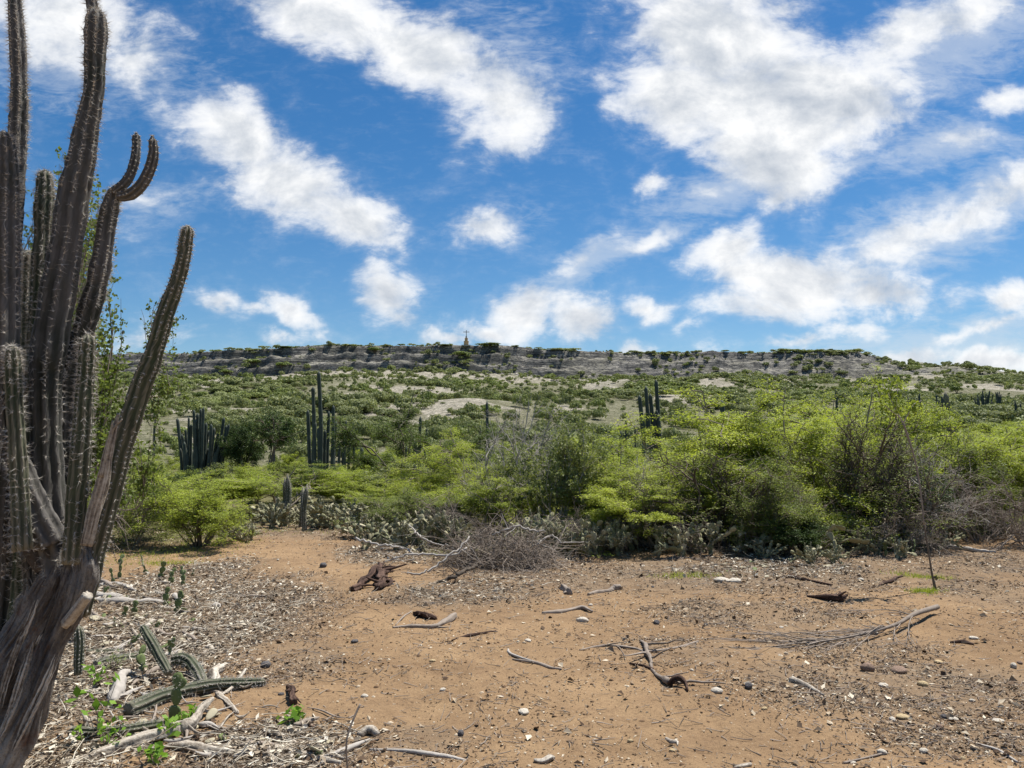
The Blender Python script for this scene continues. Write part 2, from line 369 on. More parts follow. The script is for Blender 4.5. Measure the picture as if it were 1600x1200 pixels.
def ground_mat():
    m, t = newmat('dry earth'); tcn = t.n('ShaderNodeTexCoord'); p = tcn.outputs['Object']
    at = t.n('ShaderNodeAttribute'); at.attribute_name = 'zone'
    sp = t.n('ShaderNodeSeparateColor'); t.put(sp.inputs[0], at.outputs['Color'])
    lit, veg = sp.outputs[0], sp.outputs[1]
    n1 = t.noise(p, .55, 6, .6); n2 = t.noise(p, 5, 6, .65); n3 = t.noise(p, 42, 5, .7); n4 = t.noise(p, 160, 3, .7)
    c = t.mix(t.mr(n1, .32, .68), (.185, .116, .064), (.345, .228, .126))
    c = t.mix(t.math('MULTIPLY', t.mr(n2, .35, .7), .55), c, (.385, .262, .145))
    n7 = t.noise(t.mapping(p, sc=(.35, 1.6, 1)), 1.7, 6, .7, .5); c = t.mix(t.math('MULTIPLY', t.mr(n7, .48, .66), .5), c, (.20, .128, .072)); c = t.mix(t.math('MULTIPLY', t.mr(n3, .48, .68), .6), c, (.14, .088, .052))
    gl = t.mix(t.mr(n2, .3, .7), (.13, .092, .060), (.235, .180, .125))
    c = t.mix(t.math('MULTIPLY', lit, t.mr(n3, .25, .6, .45, 1)), c, gl)
    vg = t.mix(t.mr(n2, .35, .65), (.10, .085, .045), (.16, .15, .065))
    c = t.mix(veg, c, vg)
    vo = t.n('ShaderNodeTexVoronoi'); t.put(vo.inputs['Vector'], p); vo.inputs['Scale'].default_value = 34
    spk = t.mr(vo.outputs['Distance'], .10, .17, 1, 0)
    sc = t.n('ShaderNodeSeparateColor'); t.put(sc.inputs[0], vo.outputs['Color'])
    spk = t.math('MULTIPLY', spk, t.mr(sc.outputs[0], .55, .6)); spc = t.ramp(sc.outputs[1], [(0, (.10, .07, .045)), (.45, (.30, .23, .16)), (1, (.58, .50, .38))])
    c = t.mix(t.math('MULTIPLY', spk, .8), c, spc)
    c = t.mix(.35, c, t.mix(n4, (.35, .35, .35), (1.3, 1.3, 1.3)), 'MULTIPLY')
    h = t.math('ADD', t.math('MULTIPLY', n3, .8), t.math('ADD', t.math('MULTIPLY', n4, .4), t.math('MULTIPLY', spk, .25)))
    h = t.math('ADD', h, t.math('MULTIPLY', n2, 1.5))
    return finish(m, t, c, .95, h, .75, .02, .1)
GROUND = ground_mat()
def hill_mat():
    m, t = newmat('limestone hill'); tcn = t.n('ShaderNodeTexCoord'); p = tcn.outputs['Object']
    at = t.n('ShaderNodeAttribute'); at.attribute_name = 'zone'
    sp = t.n('ShaderNodeSeparateColor'); t.put(sp.inputs[0], at.outputs['Color'])
    scree, cliff = sp.outputs[0], sp.outputs[2]
    n1 = t.noise(p, .05, 6, .6); n2 = t.noise(p, .35, 6, .7); n3 = t.noise(p, 1.6, 5, .7)
    soil = t.mix(t.mr(n2, .3, .7), (.11, .115, .058), (.23, .215, .135))
    n5 = t.noise(p, .9, 6, .75); soil = t.mix(t.mr(n5, .42, .60), t.mix(.5, soil, (.055, .062, .025)), soil); soil = t.mix(t.math('MULTIPLY', t.mr(n3, .5, .7), .8), soil, (.42, .38, .30))
    n6 = t.noise(p, 3.2, 5, .75); pale = t.mix(t.mr(n2, .35, .7), (.29, .26, .205), (.52, .47, .38)); pale = t.mix(t.math('MULTIPLY', t.mr(n3, .47, .56), .7), pale, (.16, .15, .115)); pale = t.mix(t.math('MULTIPLY', t.mr(n6, .52, .6), .55), pale, (.12, .125, .07))
    sm = t.mr(t.math('ADD', scree, t.math('MULTIPLY', t.math('SUBTRACT', t.math('ADD', t.math('MULTIPLY', n2, .5), t.math('MULTIPLY', n3, .5)), .5), 2.4)), .32, .68)
    c = t.mix(sm, soil, pale)
    # bedded limestone: thin beds that follow height
    pz = t.mapping(p, sc=(.05, .05, 1.35)); bed = t.noise(pz, 1.3, 6, .7, .3)
    pv = t.mapping(p, sc=(.9, .9, .12)); ver = t.noise(pv, 1.2, 5, .7)
    rk = t.ramp(bed, [(.32, (.035, .037, .040)), (.45, (.14, .138, .132)), (.55, (.26, .25, .235)), (.68, (.42, .395, .345))])
    rk = t.mix(t.math('MULTIPLY', t.mr(ver, .45, .7), .6), rk, (.085, .088, .095))
    rk = t.mix(t.math('MULTIPLY', t.mr(n3, .5, .68), .55), rk, (.42, .395, .335)); rk = t.mix(t.math('MULTIPLY', t.mr(n1, .42, .60), .6), rk, t.mix(n2, (.10, .10, .085), (.25, .235, .185)))
    vo = t.n('ShaderNodeTexVoronoi', feature='DISTANCE_TO_EDGE'); t.put(vo.inputs['Vector'], t.vm('ADD', t.mapping(p, sc=(.30, .30, .85)), t.vm('SCALE', t.noise(p, .8, 4, .6, out=1), .9))); vo.inputs['Scale'].default_value = 1.0
    crk = t.mr(vo.outputs['Distance'], .02, .12); vc = t.n('ShaderNodeTexVoronoi'); t.put(vc.inputs['Vector'], t.mapping(p, sc=(.22, .22, .7))); vc.inputs['Scale'].default_value = 1.0
    scc = t.n('ShaderNodeSeparateColor'); t.put(scc.inputs[0], vc.outputs['Color']); rk = t.mix(.75, rk, t.mix(scc.outputs[0], (.45, .45, .47), (1.55, 1.5, 1.4)), 'MULTIPLY')
    rk = t.mix(t.math('MULTIPLY', t.math('SUBTRACT', 1.0, crk), .75), rk, (.045, .046, .048))
    geo = t.n('ShaderNodeNewGeometry'); sx = t.n('ShaderNodeSeparateXYZ'); t.put(sx.inputs[0], geo.outputs['True Normal'])
    flatm = t.mr(sx.outputs[2], .80, .96)
    rk = t.mix(t.math('MULTIPLY', flatm, .7), rk, t.mix(t.mr(n2, .4, .6), (.42, .39, .32), (.15, .15, .08)))
    c = t.mix(t.mr(t.math('ADD', cliff, t.math('MULTIPLY', t.math('SUBTRACT', n2, .5), 1.3)), .35, .6), c, rk)
    h = t.math('ADD', t.math('MULTIPLY', bed, t.math('MULTIPLY', cliff, 2.0)), t.math('ADD', n3, t.math('MULTIPLY', n2, 1.5)))
    return finish(m, t, c, .95, h, .9, .6, .1)
HILL = hill_mat()

# ------------------------------------------------------------------ litter / bare-rock zones, placed on the ground
LZ = [  # u, v, half-width px, half-height px, weight : grey leaf-and-chip litter on the clearing
    (120, 1060, 330, 170, 1.0), (240, 930, 130, 60, .9), (430, 1040, 110, 45, .7), (420, 1180, 190, 60, 1.0), (720, 930, 160, 26, .95),
    (900, 900, 260, 26, .8), (1150, 900, 330, 34, 1.0), (1450, 880, 300, 30, .8), (1180, 960, 190, 28, .75), (1430, 1080, 300, 60, .85), (1500, 1150, 170, 45, .7),
    (620, 860, 110, 26, 1.0), (480, 832, 160, 12, .9), (1330, 1010, 170, 36, .55), (1600, 930, 160, 40, .7), (1060, 1020, 120, 30, .5), (640, 1160, 120, 30, .5)]
def zone_val(x, y, Z, proj=G):
    o = np.zeros_like(x)
    for (u, v, hw, hh, wt) in Z:
        c = proj(u, v); e = proj(u + hw, v); n_ = proj(u, v - hh); s_ = proj(u, v + hh)
        rx = abs(e[0] - c[0]); ry = max(abs(n_[1] - s_[1]) / 2, .3); cy = (n_[1] + s_[1]) / 2
        d = np.sqrt(((x - c[0]) / rx) ** 2 + ((y - cy) / ry) ** 2)
        o = np.maximum(o, wt * (1 - sst(d, .45, 1.15)))
    return o
# bare pale patches on the hill, measured where they lie
SZ = [(430, 592, 70, 10), (560, 588, 130, 7), (655, 590, 60, 8), (765, 592, 60, 8), (845, 604, 85, 12), (925, 603, 60, 16), (670, 642, 75, 14), (740, 634, 60, 8), (1115, 628, 85, 13),
      (1110, 592, 70, 12), (1210, 590, 60, 20), (1250, 570, 80, 16), (1360, 598, 80, 9), (1520, 605, 40, 9), (230, 688, 90, 14), (300, 660, 40, 5), (440, 690, 50, 9), (460, 700, 40, 6), (270, 645, 80, 6),
      (350, 600, 60, 6), (480, 625, 40, 5), (1020, 590, 60, 6), (1330, 565, 90, 8), (560, 642, 40, 6), (1460, 625, 50, 5), (870, 640, 30, 6), (1190, 615, 60, 6)]
SZW = []
for (u, v, hw, hh) in SZ:
    c = hit(u, v); a = hit(u, v - hh); b = hit(u, v + hh)
    SZW.append((c[0], (a[1] + b[1]) / 2, hw / F * c[1], max(2.5, min(30, abs(a[1] - b[1]) / 2))))
def scree_val(x, y):
    o = np.zeros_like(x)
    xw = x + 14 * (fbm(x * .08, y * .05, 71, 4) - .5) * 2; yw = y + 24 * (fbm(x * .07, y * .04, 75, 4) - .5) * 2
    for (cx, cy, rx, ry) in SZW:
        d = np.sqrt(((xw - cx) / rx) ** 2 + ((yw - cy) / ry) ** 2); o = np.maximum(o, 1 - sst(d, .5, 1.15))
    # talus just under the cliff
    wob = 26 * (fbm(x * 0.012, y * 0.0 + 3.3, 33, 3) - 0.5); d = (306 + wob) - y
    tal = sst(d, -2, 4) * (1 - sst(d, 12, 45)) * (1 - sst(x, 150, 200) * .5)
    o = np.clip(o * (.65 + .9 * fbm(x * .12, y * .08, 79, 3)) + np.clip((fbm(x * .035, y * .05, 83, 4) - .52) * 7, 0, .9) * sst(y, 110, 170), 0, 1)
    return np.maximum(o, tal * (.45 + 1.4 * (fbm(x * .04, y * .02, 81, 3) - .35)))
def cliff_val(x, y):
    wob = 26 * (fbm(x * 0.012, y * 0.0 + 3.3, 33, 3) - 0.5); yc = 306 + wob; soft = sst(x, 140, 185); wdt = 17 + 40 * soft
    return sst(y, yc - 3, yc + 1) * (1 - sst(y, yc + wdt + 1, yc + wdt + 6)) * (1 - .45 * soft)
# the edge of the cleared dirt
EDGE = [(-400, 862), (150, 862), (350, 856), (395, 828), (560, 826), (580, 858), (700, 892), (850, 882), (1000, 872), (1300, 870), (1450, 850), (1600, 842), (2100, 840)]
EP = np.array([G(u, v)[:2] for u, v in EDGE]); ES = EP[:, 0] / EP[:, 1]
def edge_y(x, y): return np.interp(x / np.maximum(y, .1), ES, EP[:, 1])

# ------------------------------------------------------------------ ground sheet and hill sheet
def sheet(name, radii, angs, mat, near):
    A, Rr = np.meshgrid(angs, radii); X = Rr * np.sin(A); Y = Rr * np.cos(A); Z = hterr(X, Y)
    nr, na = A.shape; idx = np.arange(nr * na).reshape(nr, na)
    closed = abs((angs[-1] - angs[0]) - 2 * PI) < 1e-3
    Fq = np.stack([idx[:-1, :-1], idx[:-1, 1:], idx[1:, 1:], idx[1:, :-1]], -1).reshape(-1, 4)[:, ::-1]
    g = Geo(); g.add(np.stack([X, Y, Z], -1), Fq)
    if near:
        c = len(g.V[0]); g.V[0] = np.vstack([g.V[0], [[0, 0, hterr(np.zeros(1), np.zeros(1))[0]]]])
        g.n += 1; g.add(np.zeros((0, 3)), np.stack([idx[0, 1:] , idx[0, :-1], np.full(na - 1, c)], -1)[:, ::-1] - g.n if False else np.stack([np.full(na - 1, c), idx[0, 1:], idx[0, :-1]], -1) - g.n)
        X = np.append(X.ravel(), 0.); Y = np.append(Y.ravel(), 0.)
    o = g.build(name, mat); x = X.ravel(); y = Y.ravel()
    at = o.data.attributes.new('zone', 'FLOAT_COLOR', 'POINT'); col = np.ones((len(x), 4), np.float32)
    if near:
        lz = zone_val(x, y, LZ) ; br = fbm(x * 2.2, y * 2.2, 91, 4); col[:, 0] = np.clip(lz * (.35 + 1.3 * br), 0, 1)
        col[:, 1] = sst(y - edge_y(x, y) + 1.2 * (br - .5), .2, 1.6) * (y > 5); col[:, 2] = 0
    else:
        col[:, 0] = np.clip(scree_val(x, y), 0, 1); col[:, 1] = 0; col[:, 2] = cliff_val(x, y)
    at.data.foreach_set('color', col.ravel()); return o
fa_ = np.radians(np.arange(-38, 38.01, .14)); ba_ = np.radians(np.linspace(38, 322, 120)[1:])
ANG = np.concatenate([fa_, ba_]); ANG[-1] = ANG[0] + 2 * PI
rn = [.4]
while rn[-1] < 62: rn.append(rn[-1] * 1.012 + .004)
rn[-1] = 62.0
tag(sheet('ground', np.array(rn), ANG, GROUND, True), kind='structure')
rh = np.concatenate([np.arange(62, 180, 1.0), np.arange(180, 275, .9), np.arange(275, 372, .42), np.geomspace(372, 9000, 50)])
tag(sheet('hill', rh, ANG, HILL, False), kind='structure')

# ------------------------------------------------------------------ shrubs: vectorised branching
def grow(rng, P, D, L, n, wob, trop):
    B = len(P); pts = np.zeros((B, n, 3)); pts[:, 0] = P; d = D.copy(); st = (L / (n - 1))[:, None]
    for i in range(1, n):
        d = norm(d + rng.normal(size=(B, 3)) * wob + np.asarray(trop)); pts[:, i] = pts[:, i - 1] + d * st
    return pts
def kids(rng, pts, k, t0, ang, L, flat=0.0):
    B, n, _ = pts.shape; par = np.repeat(np.arange(B), k); t = rng.uniform(t0, 1, B * k) * (n - 1)
    i = np.minimum(t.astype(int), n - 2); f = (t - i)[:, None]
    P = pts[par, i] * (1 - f) + pts[par, i + 1] * f; D = norm(pts[par, i + 1] - pts[par, i])
    q = norm(np.cross(D, rng.normal(size=(B * k, 3)))); a = rng.uniform(ang[0], ang[1], B * k)[:, None]
    D2 = D * np.cos(a) + q * np.sin(a); D2[:, 2] = D2[:, 2] * (1 - flat) + .10 * flat
    return P, norm(D2), L * rng.uniform(.6, 1.25, B * k)
def shrub(seed, H=2., Wd=3., stems=7, spread=(.25, .95), k=(5, 5, 4), flat=.5, leafn=45, leaf=(.05, .018), clump=.085, r0=.03, trop0=(0, 0, .05),
          wob=.16, up=.75, lflat=.35, bare=0.0, lean=(0, 0), lenf=(1, .55, .5, .5), t0=.30, zmin=.03, dome=0.):
    rng = np.random.default_rng(seed)
    az = np.arange(stems) * 2.4 + rng.uniform(0, 6); sp = rng.uniform(spread[0], spread[1], stems)
    D = np.stack([np.sin(sp) * np.cos(az) + lean[0], np.sin(sp) * np.sin(az) + lean[1], np.cos(sp)], -1)
    P = np.stack([.06 * np.cos(az), .06 * np.sin(az), np.full(stems, -.06)], -1)
    l0 = grow(rng, P, norm(D), rng.uniform(.8, 1.2, stems) * lenf[0], 7, wob, trop0)
    p, d, L = kids(rng, l0, k[0], t0, (.35, .95), .55 * lenf[1] / .55, flat * .6); l1 = grow(rng, p, d, L, 6, wob, (0, 0, .02))
    p, d, L = kids(rng, l1, k[1], .25, (.35, 1.0), .30 * lenf[2] / .5, flat); l2 = grow(rng, p, d, L, 5, wob, (0, 0, .0))
    p, d, L = kids(rng, l2, k[2], .15, (.35, 1.1), .15 * lenf[3] / .5, flat); l3 = grow(rng, p, d, L, 4, wob, (0, 0, 0))
    allp = l3.reshape(-1, 3); sxy = (Wd / 2) / np.percentile(np.hypot(allp[:, 0], allp[:, 1]), 94); sz = H / np.percentile(allp[:, 2], 98.5)
    S = np.array((sxy, sxy, sz)); lv = [l * S for l in (l0, l1, l2, l3)]
    for l in lv:
        if dome: l[..., 2] *= 1 - dome * np.clip(np.hypot(l[..., 0], l[..., 1]) / (Wd / 2), 0, 1.15) ** 2
        if l is not lv[0]: l[..., 2] = np.maximum(l[..., 2], .02)
    wood = Geo(); rr = [r0, r0 * .55, r0 * .3, r0 * .16]
    for l, r, s_ in zip(lv, rr, (6, 5, 4, 3)):
        n = l.shape[1]; rad = np.linspace(r, r * .42, n)[None] * rng.uniform(.7, 1.2, (len(l), 1)); V, Fq = tubes(l, rad, s_); wood.add(V, Fq)
    crown = None
    if leafn:
        tw = lv[3]
        if bare: tw = tw[rng.uniform(size=len(tw)) > bare]
        B, n, _ = tw.shape; par = np.repeat(np.arange(B), leafn); t = rng.uniform(.1, 1, len(par)) * (n - 1); i = np.minimum(t.astype(int), n - 2); f = (t - i)[:, None]
        cen = tw[par, i] * (1 - f) + tw[par, i + 1] * f + rng.normal(size=(len(par), 3)) * clump * np.array((1, 1, .45))
        cen = cen[cen[:, 2] > zmin]
        crown = Geo(); V, Fq = leaves(rng, cen, leaf[0], leaf[1], lflat, up); crown.add(V, Fq, 0, False)
    return wood, crown
def proto(name, wm, lm, **kw):
    wd, cr = shrub(**kw)
    return dict(wood=wd.build(name + '_trunk', wm, link=False), crown=cr.build(name + '_crown', lm, link=False) if cr else None, H=kw['H'], W=kw['Wd'])
def lowproto(name, wm, lm, **kw):      # one mesh, two materials: for shrubs too small in view to show parts
    wd, cr = shrub(**kw); g = Geo()
    for V, Fq, _, s in zip(wd.V, wd.F, wd.M, wd.S): pass
    off = 0
    g.V = wd.V + cr.V; g.F = wd.F + [f + wd.n for f in cr.F]; g.M = wd.M + [np.full(len(f), 1) for f in cr.F]; g.S = wd.S + cr.S; g.n = wd.n + cr.n
    return dict(mesh=g.build(name, [wm, lm], link=False), H=kw['H'], W=kw['Wd'])
PR = {}
for i in range(3):
    PR['acacia%d' % i] = proto('acacia', BARK_BROWN, LEAF_ACACIA, seed=10 + i, H=2., Wd=3.2, stems=8, spread=(.35, 1.05), k=(6, 5, 4), leafn=48, leaf=(.058, .018), clump=.065, flat=.95, r0=.03, t0=.5)
for i in range(2):
    PR['mid%d' % i] = proto('mid', BARK_BROWN, LEAF_MID, seed=30 + i, H=1.8, Wd=2.6, stems=9, k=(5, 5, 4), leafn=32, leaf=(.05, .02), clump=.08, flat=.4, r0=.022)
PR['canopy'] = proto('canopy', BARK_BROWN, LEAF_ACACIA, seed=21, H=2.6, Wd=6, stems=10, spread=(.35, 1.15), k=(7, 6, 5), leafn=52, leaf=(.060, .019), clump=.075, flat=.97, r0=.038, t0=.45, dome=.62)
PR['canopy1'] = proto('canopy', BARK_BROWN, LEAF_ACACIA, seed=22, H=2.6, Wd=6, stems=9, spread=(.45, 1.15), k=(7, 6, 5), leafn=46, leaf=(.060, .019), clump=.075, flat=.97, r0=.038, t0=.5, dome=.5)
PR['young'] = proto('young', BARK, LEAF_ACACIA, seed=40, H=1.3, Wd=1.5, stems=16, spread=(.1, .6), k=(4, 4, 3), leafn=26, leaf=(.05, .014), clump=.05, flat=.2, r0=.014)
LEAF_UMB = leafmat('umbrella tree leaf', [(0, (.035, .055, .014)), (.4, (.085, .125, .024)), (.75, (.15, .20, .036)), (1, (.24, .29, .06))])
PR['umbrella'] = proto('umbrella', BARK, LEAF_UMB, seed=44, H=2.5, Wd=6, stems=6, spread=(.6, 1.15), k=(6, 6, 5), leafn=46, leaf=(.09, .03), clump=.12, flat=.9, r0=.05, trop0=(0, 0, .0))
PR['open'] = proto('open', BARK, LEAF_MID, seed=47, H=2.4, Wd=3., stems=9, spread=(.15, .9), k=(6, 5, 4), leafn=15, leaf=(.045, .02), clump=.05, flat=.3, r0=.035, wob=.28, bare=.35)
PR['leafy'] = proto('leafy', BARK_GREY, LEAF_OLIVE, seed=50, H=2.2, Wd=1.7, stems=9, spread=(.05, .4), k=(5, 5, 3), leafn=14, leaf=(.065, .035), clump=.04, flat=.1, r0=.018, up=.3, lflat=1.)
PR['dense'] = proto('dense', BARK, LEAF_DARK, seed=52, H=1.5, Wd=1.6, stems=12, spread=(.1, .8), k=(5, 5, 4), leafn=30, leaf=(.045, .026), clump=.05, flat=.2, r0=.02, up=.4, lflat=.8)
PR['crooked'] = proto('crooked', BARK, LEAF_DARK, seed=57, H=3.4, Wd=3.4, stems=3, spread=(.3, .55), k=(6, 5, 4), leafn=22, leaf=(.10, .06), clump=.07, flat=.2, r0=.07, up=.4, lflat=.8, t0=.72, wob=.22)
PR['bare0'] = proto('bare', BARK_GREY, None, seed=60, H=2.6, Wd=2.8, stems=12, spread=(.1, .75), k=(6, 5, 4), leafn=0, flat=.1, r0=.020, wob=.24)
PR['bare1'] = proto('bare', BARK_BROWN, None, seed=61, H=1.4, Wd=2.6, stems=14, spread=(.3, 1.2), k=(6, 5, 4), leafn=0, flat=.3, r0=.018, wob=.36, trop0=(0, 0, -.06))
LO = {}
for i in range(3):
    LO['a%d' % i] = lowproto('thorn_shrub', BARK, LEAF_ACACIA, seed=70 + i, H=2., Wd=3.4, stems=6, k=(5, 4, 4), leafn=34, leaf=(.10, .035), clump=.13, flat=.8, r0=.03)
    LO['m%d' % i] = lowproto('thorn_shrub', BARK, LEAF_MID, seed=80 + i, H=2., Wd=3., stems=6, k=(5, 4, 4), leafn=32, leaf=(.10, .04), clump=.13, flat=.6, r0=.03)
LO['o'] = lowproto('thorn_shrub', BARK_GREY, LEAF_OLIVE, seed=90, H=2., Wd=2.8, stems=7, k=(5, 4, 4), leafn=20, leaf=(.10, .045), clump=.12, flat=.4, r0=.03)
LO['d'] = lowproto('thorn_shrub', BARK, LEAF_DARK, seed=91, H=2., Wd=2.8, stems=7, k=(5, 4, 4), leafn=26, leaf=(.10, .045), clump=.12, flat=.4, r0=.03)

def place(kind, u, y, vtop, wpx, label, group=None, name='thorn_shrub', cat='shrub', rz=None, dep=1.0):
    """kind, centre column, distance, row of its top, width in photo pixels -> real place and size"""
    p = PR[kind]; x = (u - 800) / F * y; z0 = gz(x, y) - .02
    H = W(u, vtop, y)[2] - z0; wd = wpx / F * y
    sc = (wd / p['W'], wd / p['W'] * dep, H / p['H'])
    rng = random.Random(int(u * 7 + y * 31)); rz = rng.uniform(0, 6.28) if rz is None else rz
    r = empty(name, (x, y, z0), rz, sc); tag(r, label, cat, group)
    inst('trunk', p['wood'], r)
    if p['crown']: inst('crown', p['crown'], r)
    return r
SH = []   # (x, y, radius) of placed shrubs, so that the scatter keeps off them
def pl(*a, **k):
    r = place(*a, **k); y = a[2]; SH.append((r.location.x, y, a[4] / F * y / 2)); return r
g1 = 'thorn shrubs along the edge of the clearing'
pl('mid0', 215, 13.2, 728, 190, 'yellow green thorn shrub beside the big cactus at the left edge of the clearing', g1)
pl('acacia0', 160, 15.5, 712, 200, 'thorn shrub seen between the cactus trunk and the small fan shaped bush', g1)
pl('young', 318, 12.6, 752, 165, 'fan shaped young thorn bush with bare lower stems where the path bends', g1)
pl('acacia1', 440, 19.5, 735, 260, 'low spreading thorn shrub behind the two short cacti', g1)
pl('acacia2', 330, 19., 744, 230, 'low thorn shrub in front of the dark cactus thicket', g1)
pl('acacia0', 560, 22., 745, 220, 'low shrub to the right of the short cacti, behind the pale prickly pears', g1)
pl('canopy', 700, 17.5, 690, 300, 'bright yellow green thorn tree left of the leafless grey shrub', g1)
pl('acacia2', 610, 18.5, 752, 190, 'low bright shrub at the left foot of the bright thorn tree', g1)
pl('mid1', 650, 14.2, 768, 170, 'small green shrub behind the brush pile', g1)
pl('acacia0', 770, 14.4, 742, 210, 'thorn shrub directly behind the brush pile', g1)
pl('umbrella', 648, 27, 645, 250, 'dark green umbrella shaped thorn tree with flat crown behind the bright one', None, 'umbrella_thorn_tree', 'tree')
pl('leafy', 868, 13.6, 662, 140, 'upright olive leaved shrub with grey stems beside the leafless one', None, 'leafy_shrub')
pl('leafy', 930, 14.6, 684, 90, 'narrow olive shrub at the left end of the big bright thicket', None, 'leafy_shrub')
pl('bare0', 812, 15.0, 632, 210, 'leafless grey many-twigged shrub standing above the thicket', None, 'leafless_shrub')
pl('canopy', 1090, 14.9, 640, 560, 'widest bright thorn tree whose domed crown arches over the prickly pears', g1, 'umbrella_thorn_tree', 'tree')
pl('acacia2', 965, 13.6, 712, 240, 'bright thorn shrub at the left shoulder of the big thicket', g1)
pl('acacia0', 1010, 12.6, 742, 240, 'lower bright branch mass above the prickly pears', g1)
pl('open', 1120, 12.6, 712, 270, 'open thorn tree with dark tangled limbs in the middle of the thicket', g1, 'thorn_tree', 'tree')
pl('acacia2', 1210, 14.4, 630, 300, 'tallest bright green thorn tree of the thicket', g1)
pl('mid0', 1215, 12.0, 722, 170, 'green bush at the front of the thicket above the fallen pale pads', g1)
pl('dense', 1225, 11.6, 812, 95, 'small dense bush low at the front edge of the thicket', None, 'dense_bush')
pl('mid1', 1160, 12.9, 760, 150, 'leafy bush low between the open tree and the dense bush', g1)
pl('acacia1', 1330, 15.8, 622, 280, 'thorn tree behind the tangled limbs left of the sapling', g1)
pl('open', 1330, 13.2, 655, 260, 'tangled open thorn tree with crooked dark limbs left of the sapling', g1, 'thorn_tree', 'tree')
pl('open', 1400, 12.9, 690, 220, 'crooked half bare thorn tree just behind the sapling', g1, 'thorn_tree', 'tree', rz=1.)
pl('dense', 1405, 13.6, 745, 170, 'dark dense bush low behind the sapling', None, 'dense_bush')
pl('acacia0', 1460, 15.5, 655, 240, 'bright thorn tree in front of the thick dark cactus column', g1)
pl('canopy1', 1330, 18.5, 622, 460, 'wide flat crowned thorn tree rising behind the sapling leaves', g1, 'umbrella_thorn_tree', 'tree')
pl('canopy1', 1560, 18.0, 672, 400, 'wide flat crowned thorn tree below the cactus fans at the right', g1, 'umbrella_thorn_tree', 'tree', rz=2.2)
pl('acacia2', 1590, 16.5, 684, 270, 'bright thorn tree at the right edge behind the dead brushwood', g1)
pl('mid0', 1500, 14.6, 700, 200, 'green shrub above the dead brushwood', g1)
pl('bare1', 1520, 13.3, 745, 230, 'dead brown tangle of thorny brushwood right of the sapling', None, 'dead_brushwood', 'shrub')
pl('bare1', 1605, 12.8, 742, 200, 'dead thorny brushwood cut by the right edge', None, 'dead_brushwood', 'shrub', rz=2.)
pl('bare1', 1370, 12.3, 790, 210, 'low grey dead brushwood lying under the tangled tree', None, 'dead_brushwood', 'shrub', rz=4.)
pl('bare1', 1120, 13.2, 785, 190, 'dead pinkish brushwood under the bright canopy behind the prickly pears', None, 'dead_brushwood', 'shrub', rz=5.)
pl('bare0', 1000, 13.0, 720, 160, 'brown leafless twigs in the left half of the thicket under the canopy', None, 'leafless_shrub')
pl('bare1', 1030, 12.4, 770, 220, 'reddish dead twigs right behind the prickly pears under the thicket', None, 'dead_brushwood', 'shrub', rz=.7)
pl('bare1', 1240, 12.6, 740, 200, 'grey dead twigs between the open tree and the tangled tree', None, 'dead_brushwood', 'shrub', rz=1.7)
pl('bare0', 1440, 13.0, 700, 200, 'bare grey twigged shrub right behind the sapling stem', None, 'leafless_shrub')
pl('bare1', 700, 13.3, 775, 150, 'small grey dead shrub just behind the brush pile', None, 'dead_brushwood', 'shrub', rz=2.7)
pl('bare1', 890, 12.2, 800, 170, 'dead brushwood between the brush pile and the prickly pears', None, 'dead_brushwood', 'shrub', rz=3.)
pl('acacia1', 1760, 15., 640, 300, 'bright thorn tree beyond the right edge of the picture', g1)
pl('acacia0', 40, 14.5, 715, 260, 'thorn shrub behind the trunk of the big cactus', g1)
pl('mid1', -140, 13.5, 700, 260, 'thorn shrub beyond the left edge behind the big cactus', g1)

# scatter on the plain between the clearing and the hill
rs = np.random.default_rng(5)
ny = 0; n_ind = 0
for (y0, y1, N) in ((17.5, 30, 75), (30, 62, 150)):
    t = 0; k = 0
    while k < N and t < 9000:
        t += 1
        y = math.sqrt(rs.uniform(y0 ** 2, y1 ** 2)); x = y * rs.uniform(-.80, .80)
        H = rs.uniform(1.0, 1.8) if y < 26 else rs.uniform(.9, 1.7)
        u = 800 + x / y * F
        if u < 560: H *= .72
        if 560 < u < 900: H *= .85
        if u > 880 and y < 30: H *= 1.15
        if 150 < u < 580 and y < 48: H = min(H, max(.35, 1.62 - (24 + rs.uniform(0, 16)) / F * y - gz(x, y)))
        wd = max(H * rs.uniform(1.3, 1.9), 1.5)
        if any((x - a) ** 2 + (y - b) ** 2 < (.55 * (wd / 2 + c)) ** 2 for a, b, c in SH): continue
        q = rs.uniform(); kd = 'a%d' % rs.integers(3) if q < .55 else 'm%d' % rs.integers(3) if q < .85 else 'o' if q < .95 else 'd'
        p = LO[kd]; z = gz(x, y) - .02
        z_s = 'behind the big cactus' if u < 250 else 'near the cactus thicket' if u < 400 else 'around the tallest cactus group' if u < 540 else 'around the umbrella tree' if u < 740 else 'behind the leafless grey shrub' if u < 900 else 'left behind the bright thicket' if u < 1100 else 'right behind the bright thicket' if u < 1350 else 'beyond the sapling'
        dd = 'nearer' if y < 30 else 'far'
        o = inst('thorn_shrub', p['mesh'], None, (x, y, z), rs.uniform(0, 6.28), (wd / p['W'], wd / p['W'], H / p['H']))
        tag(o, f'one of the {dd} low thorn shrubs {z_s}', 'shrub', f'{dd} plain shrubs {z_s}')
        SH.append((x, y, wd / 2)); k += 1
print('plain shrubs placed')

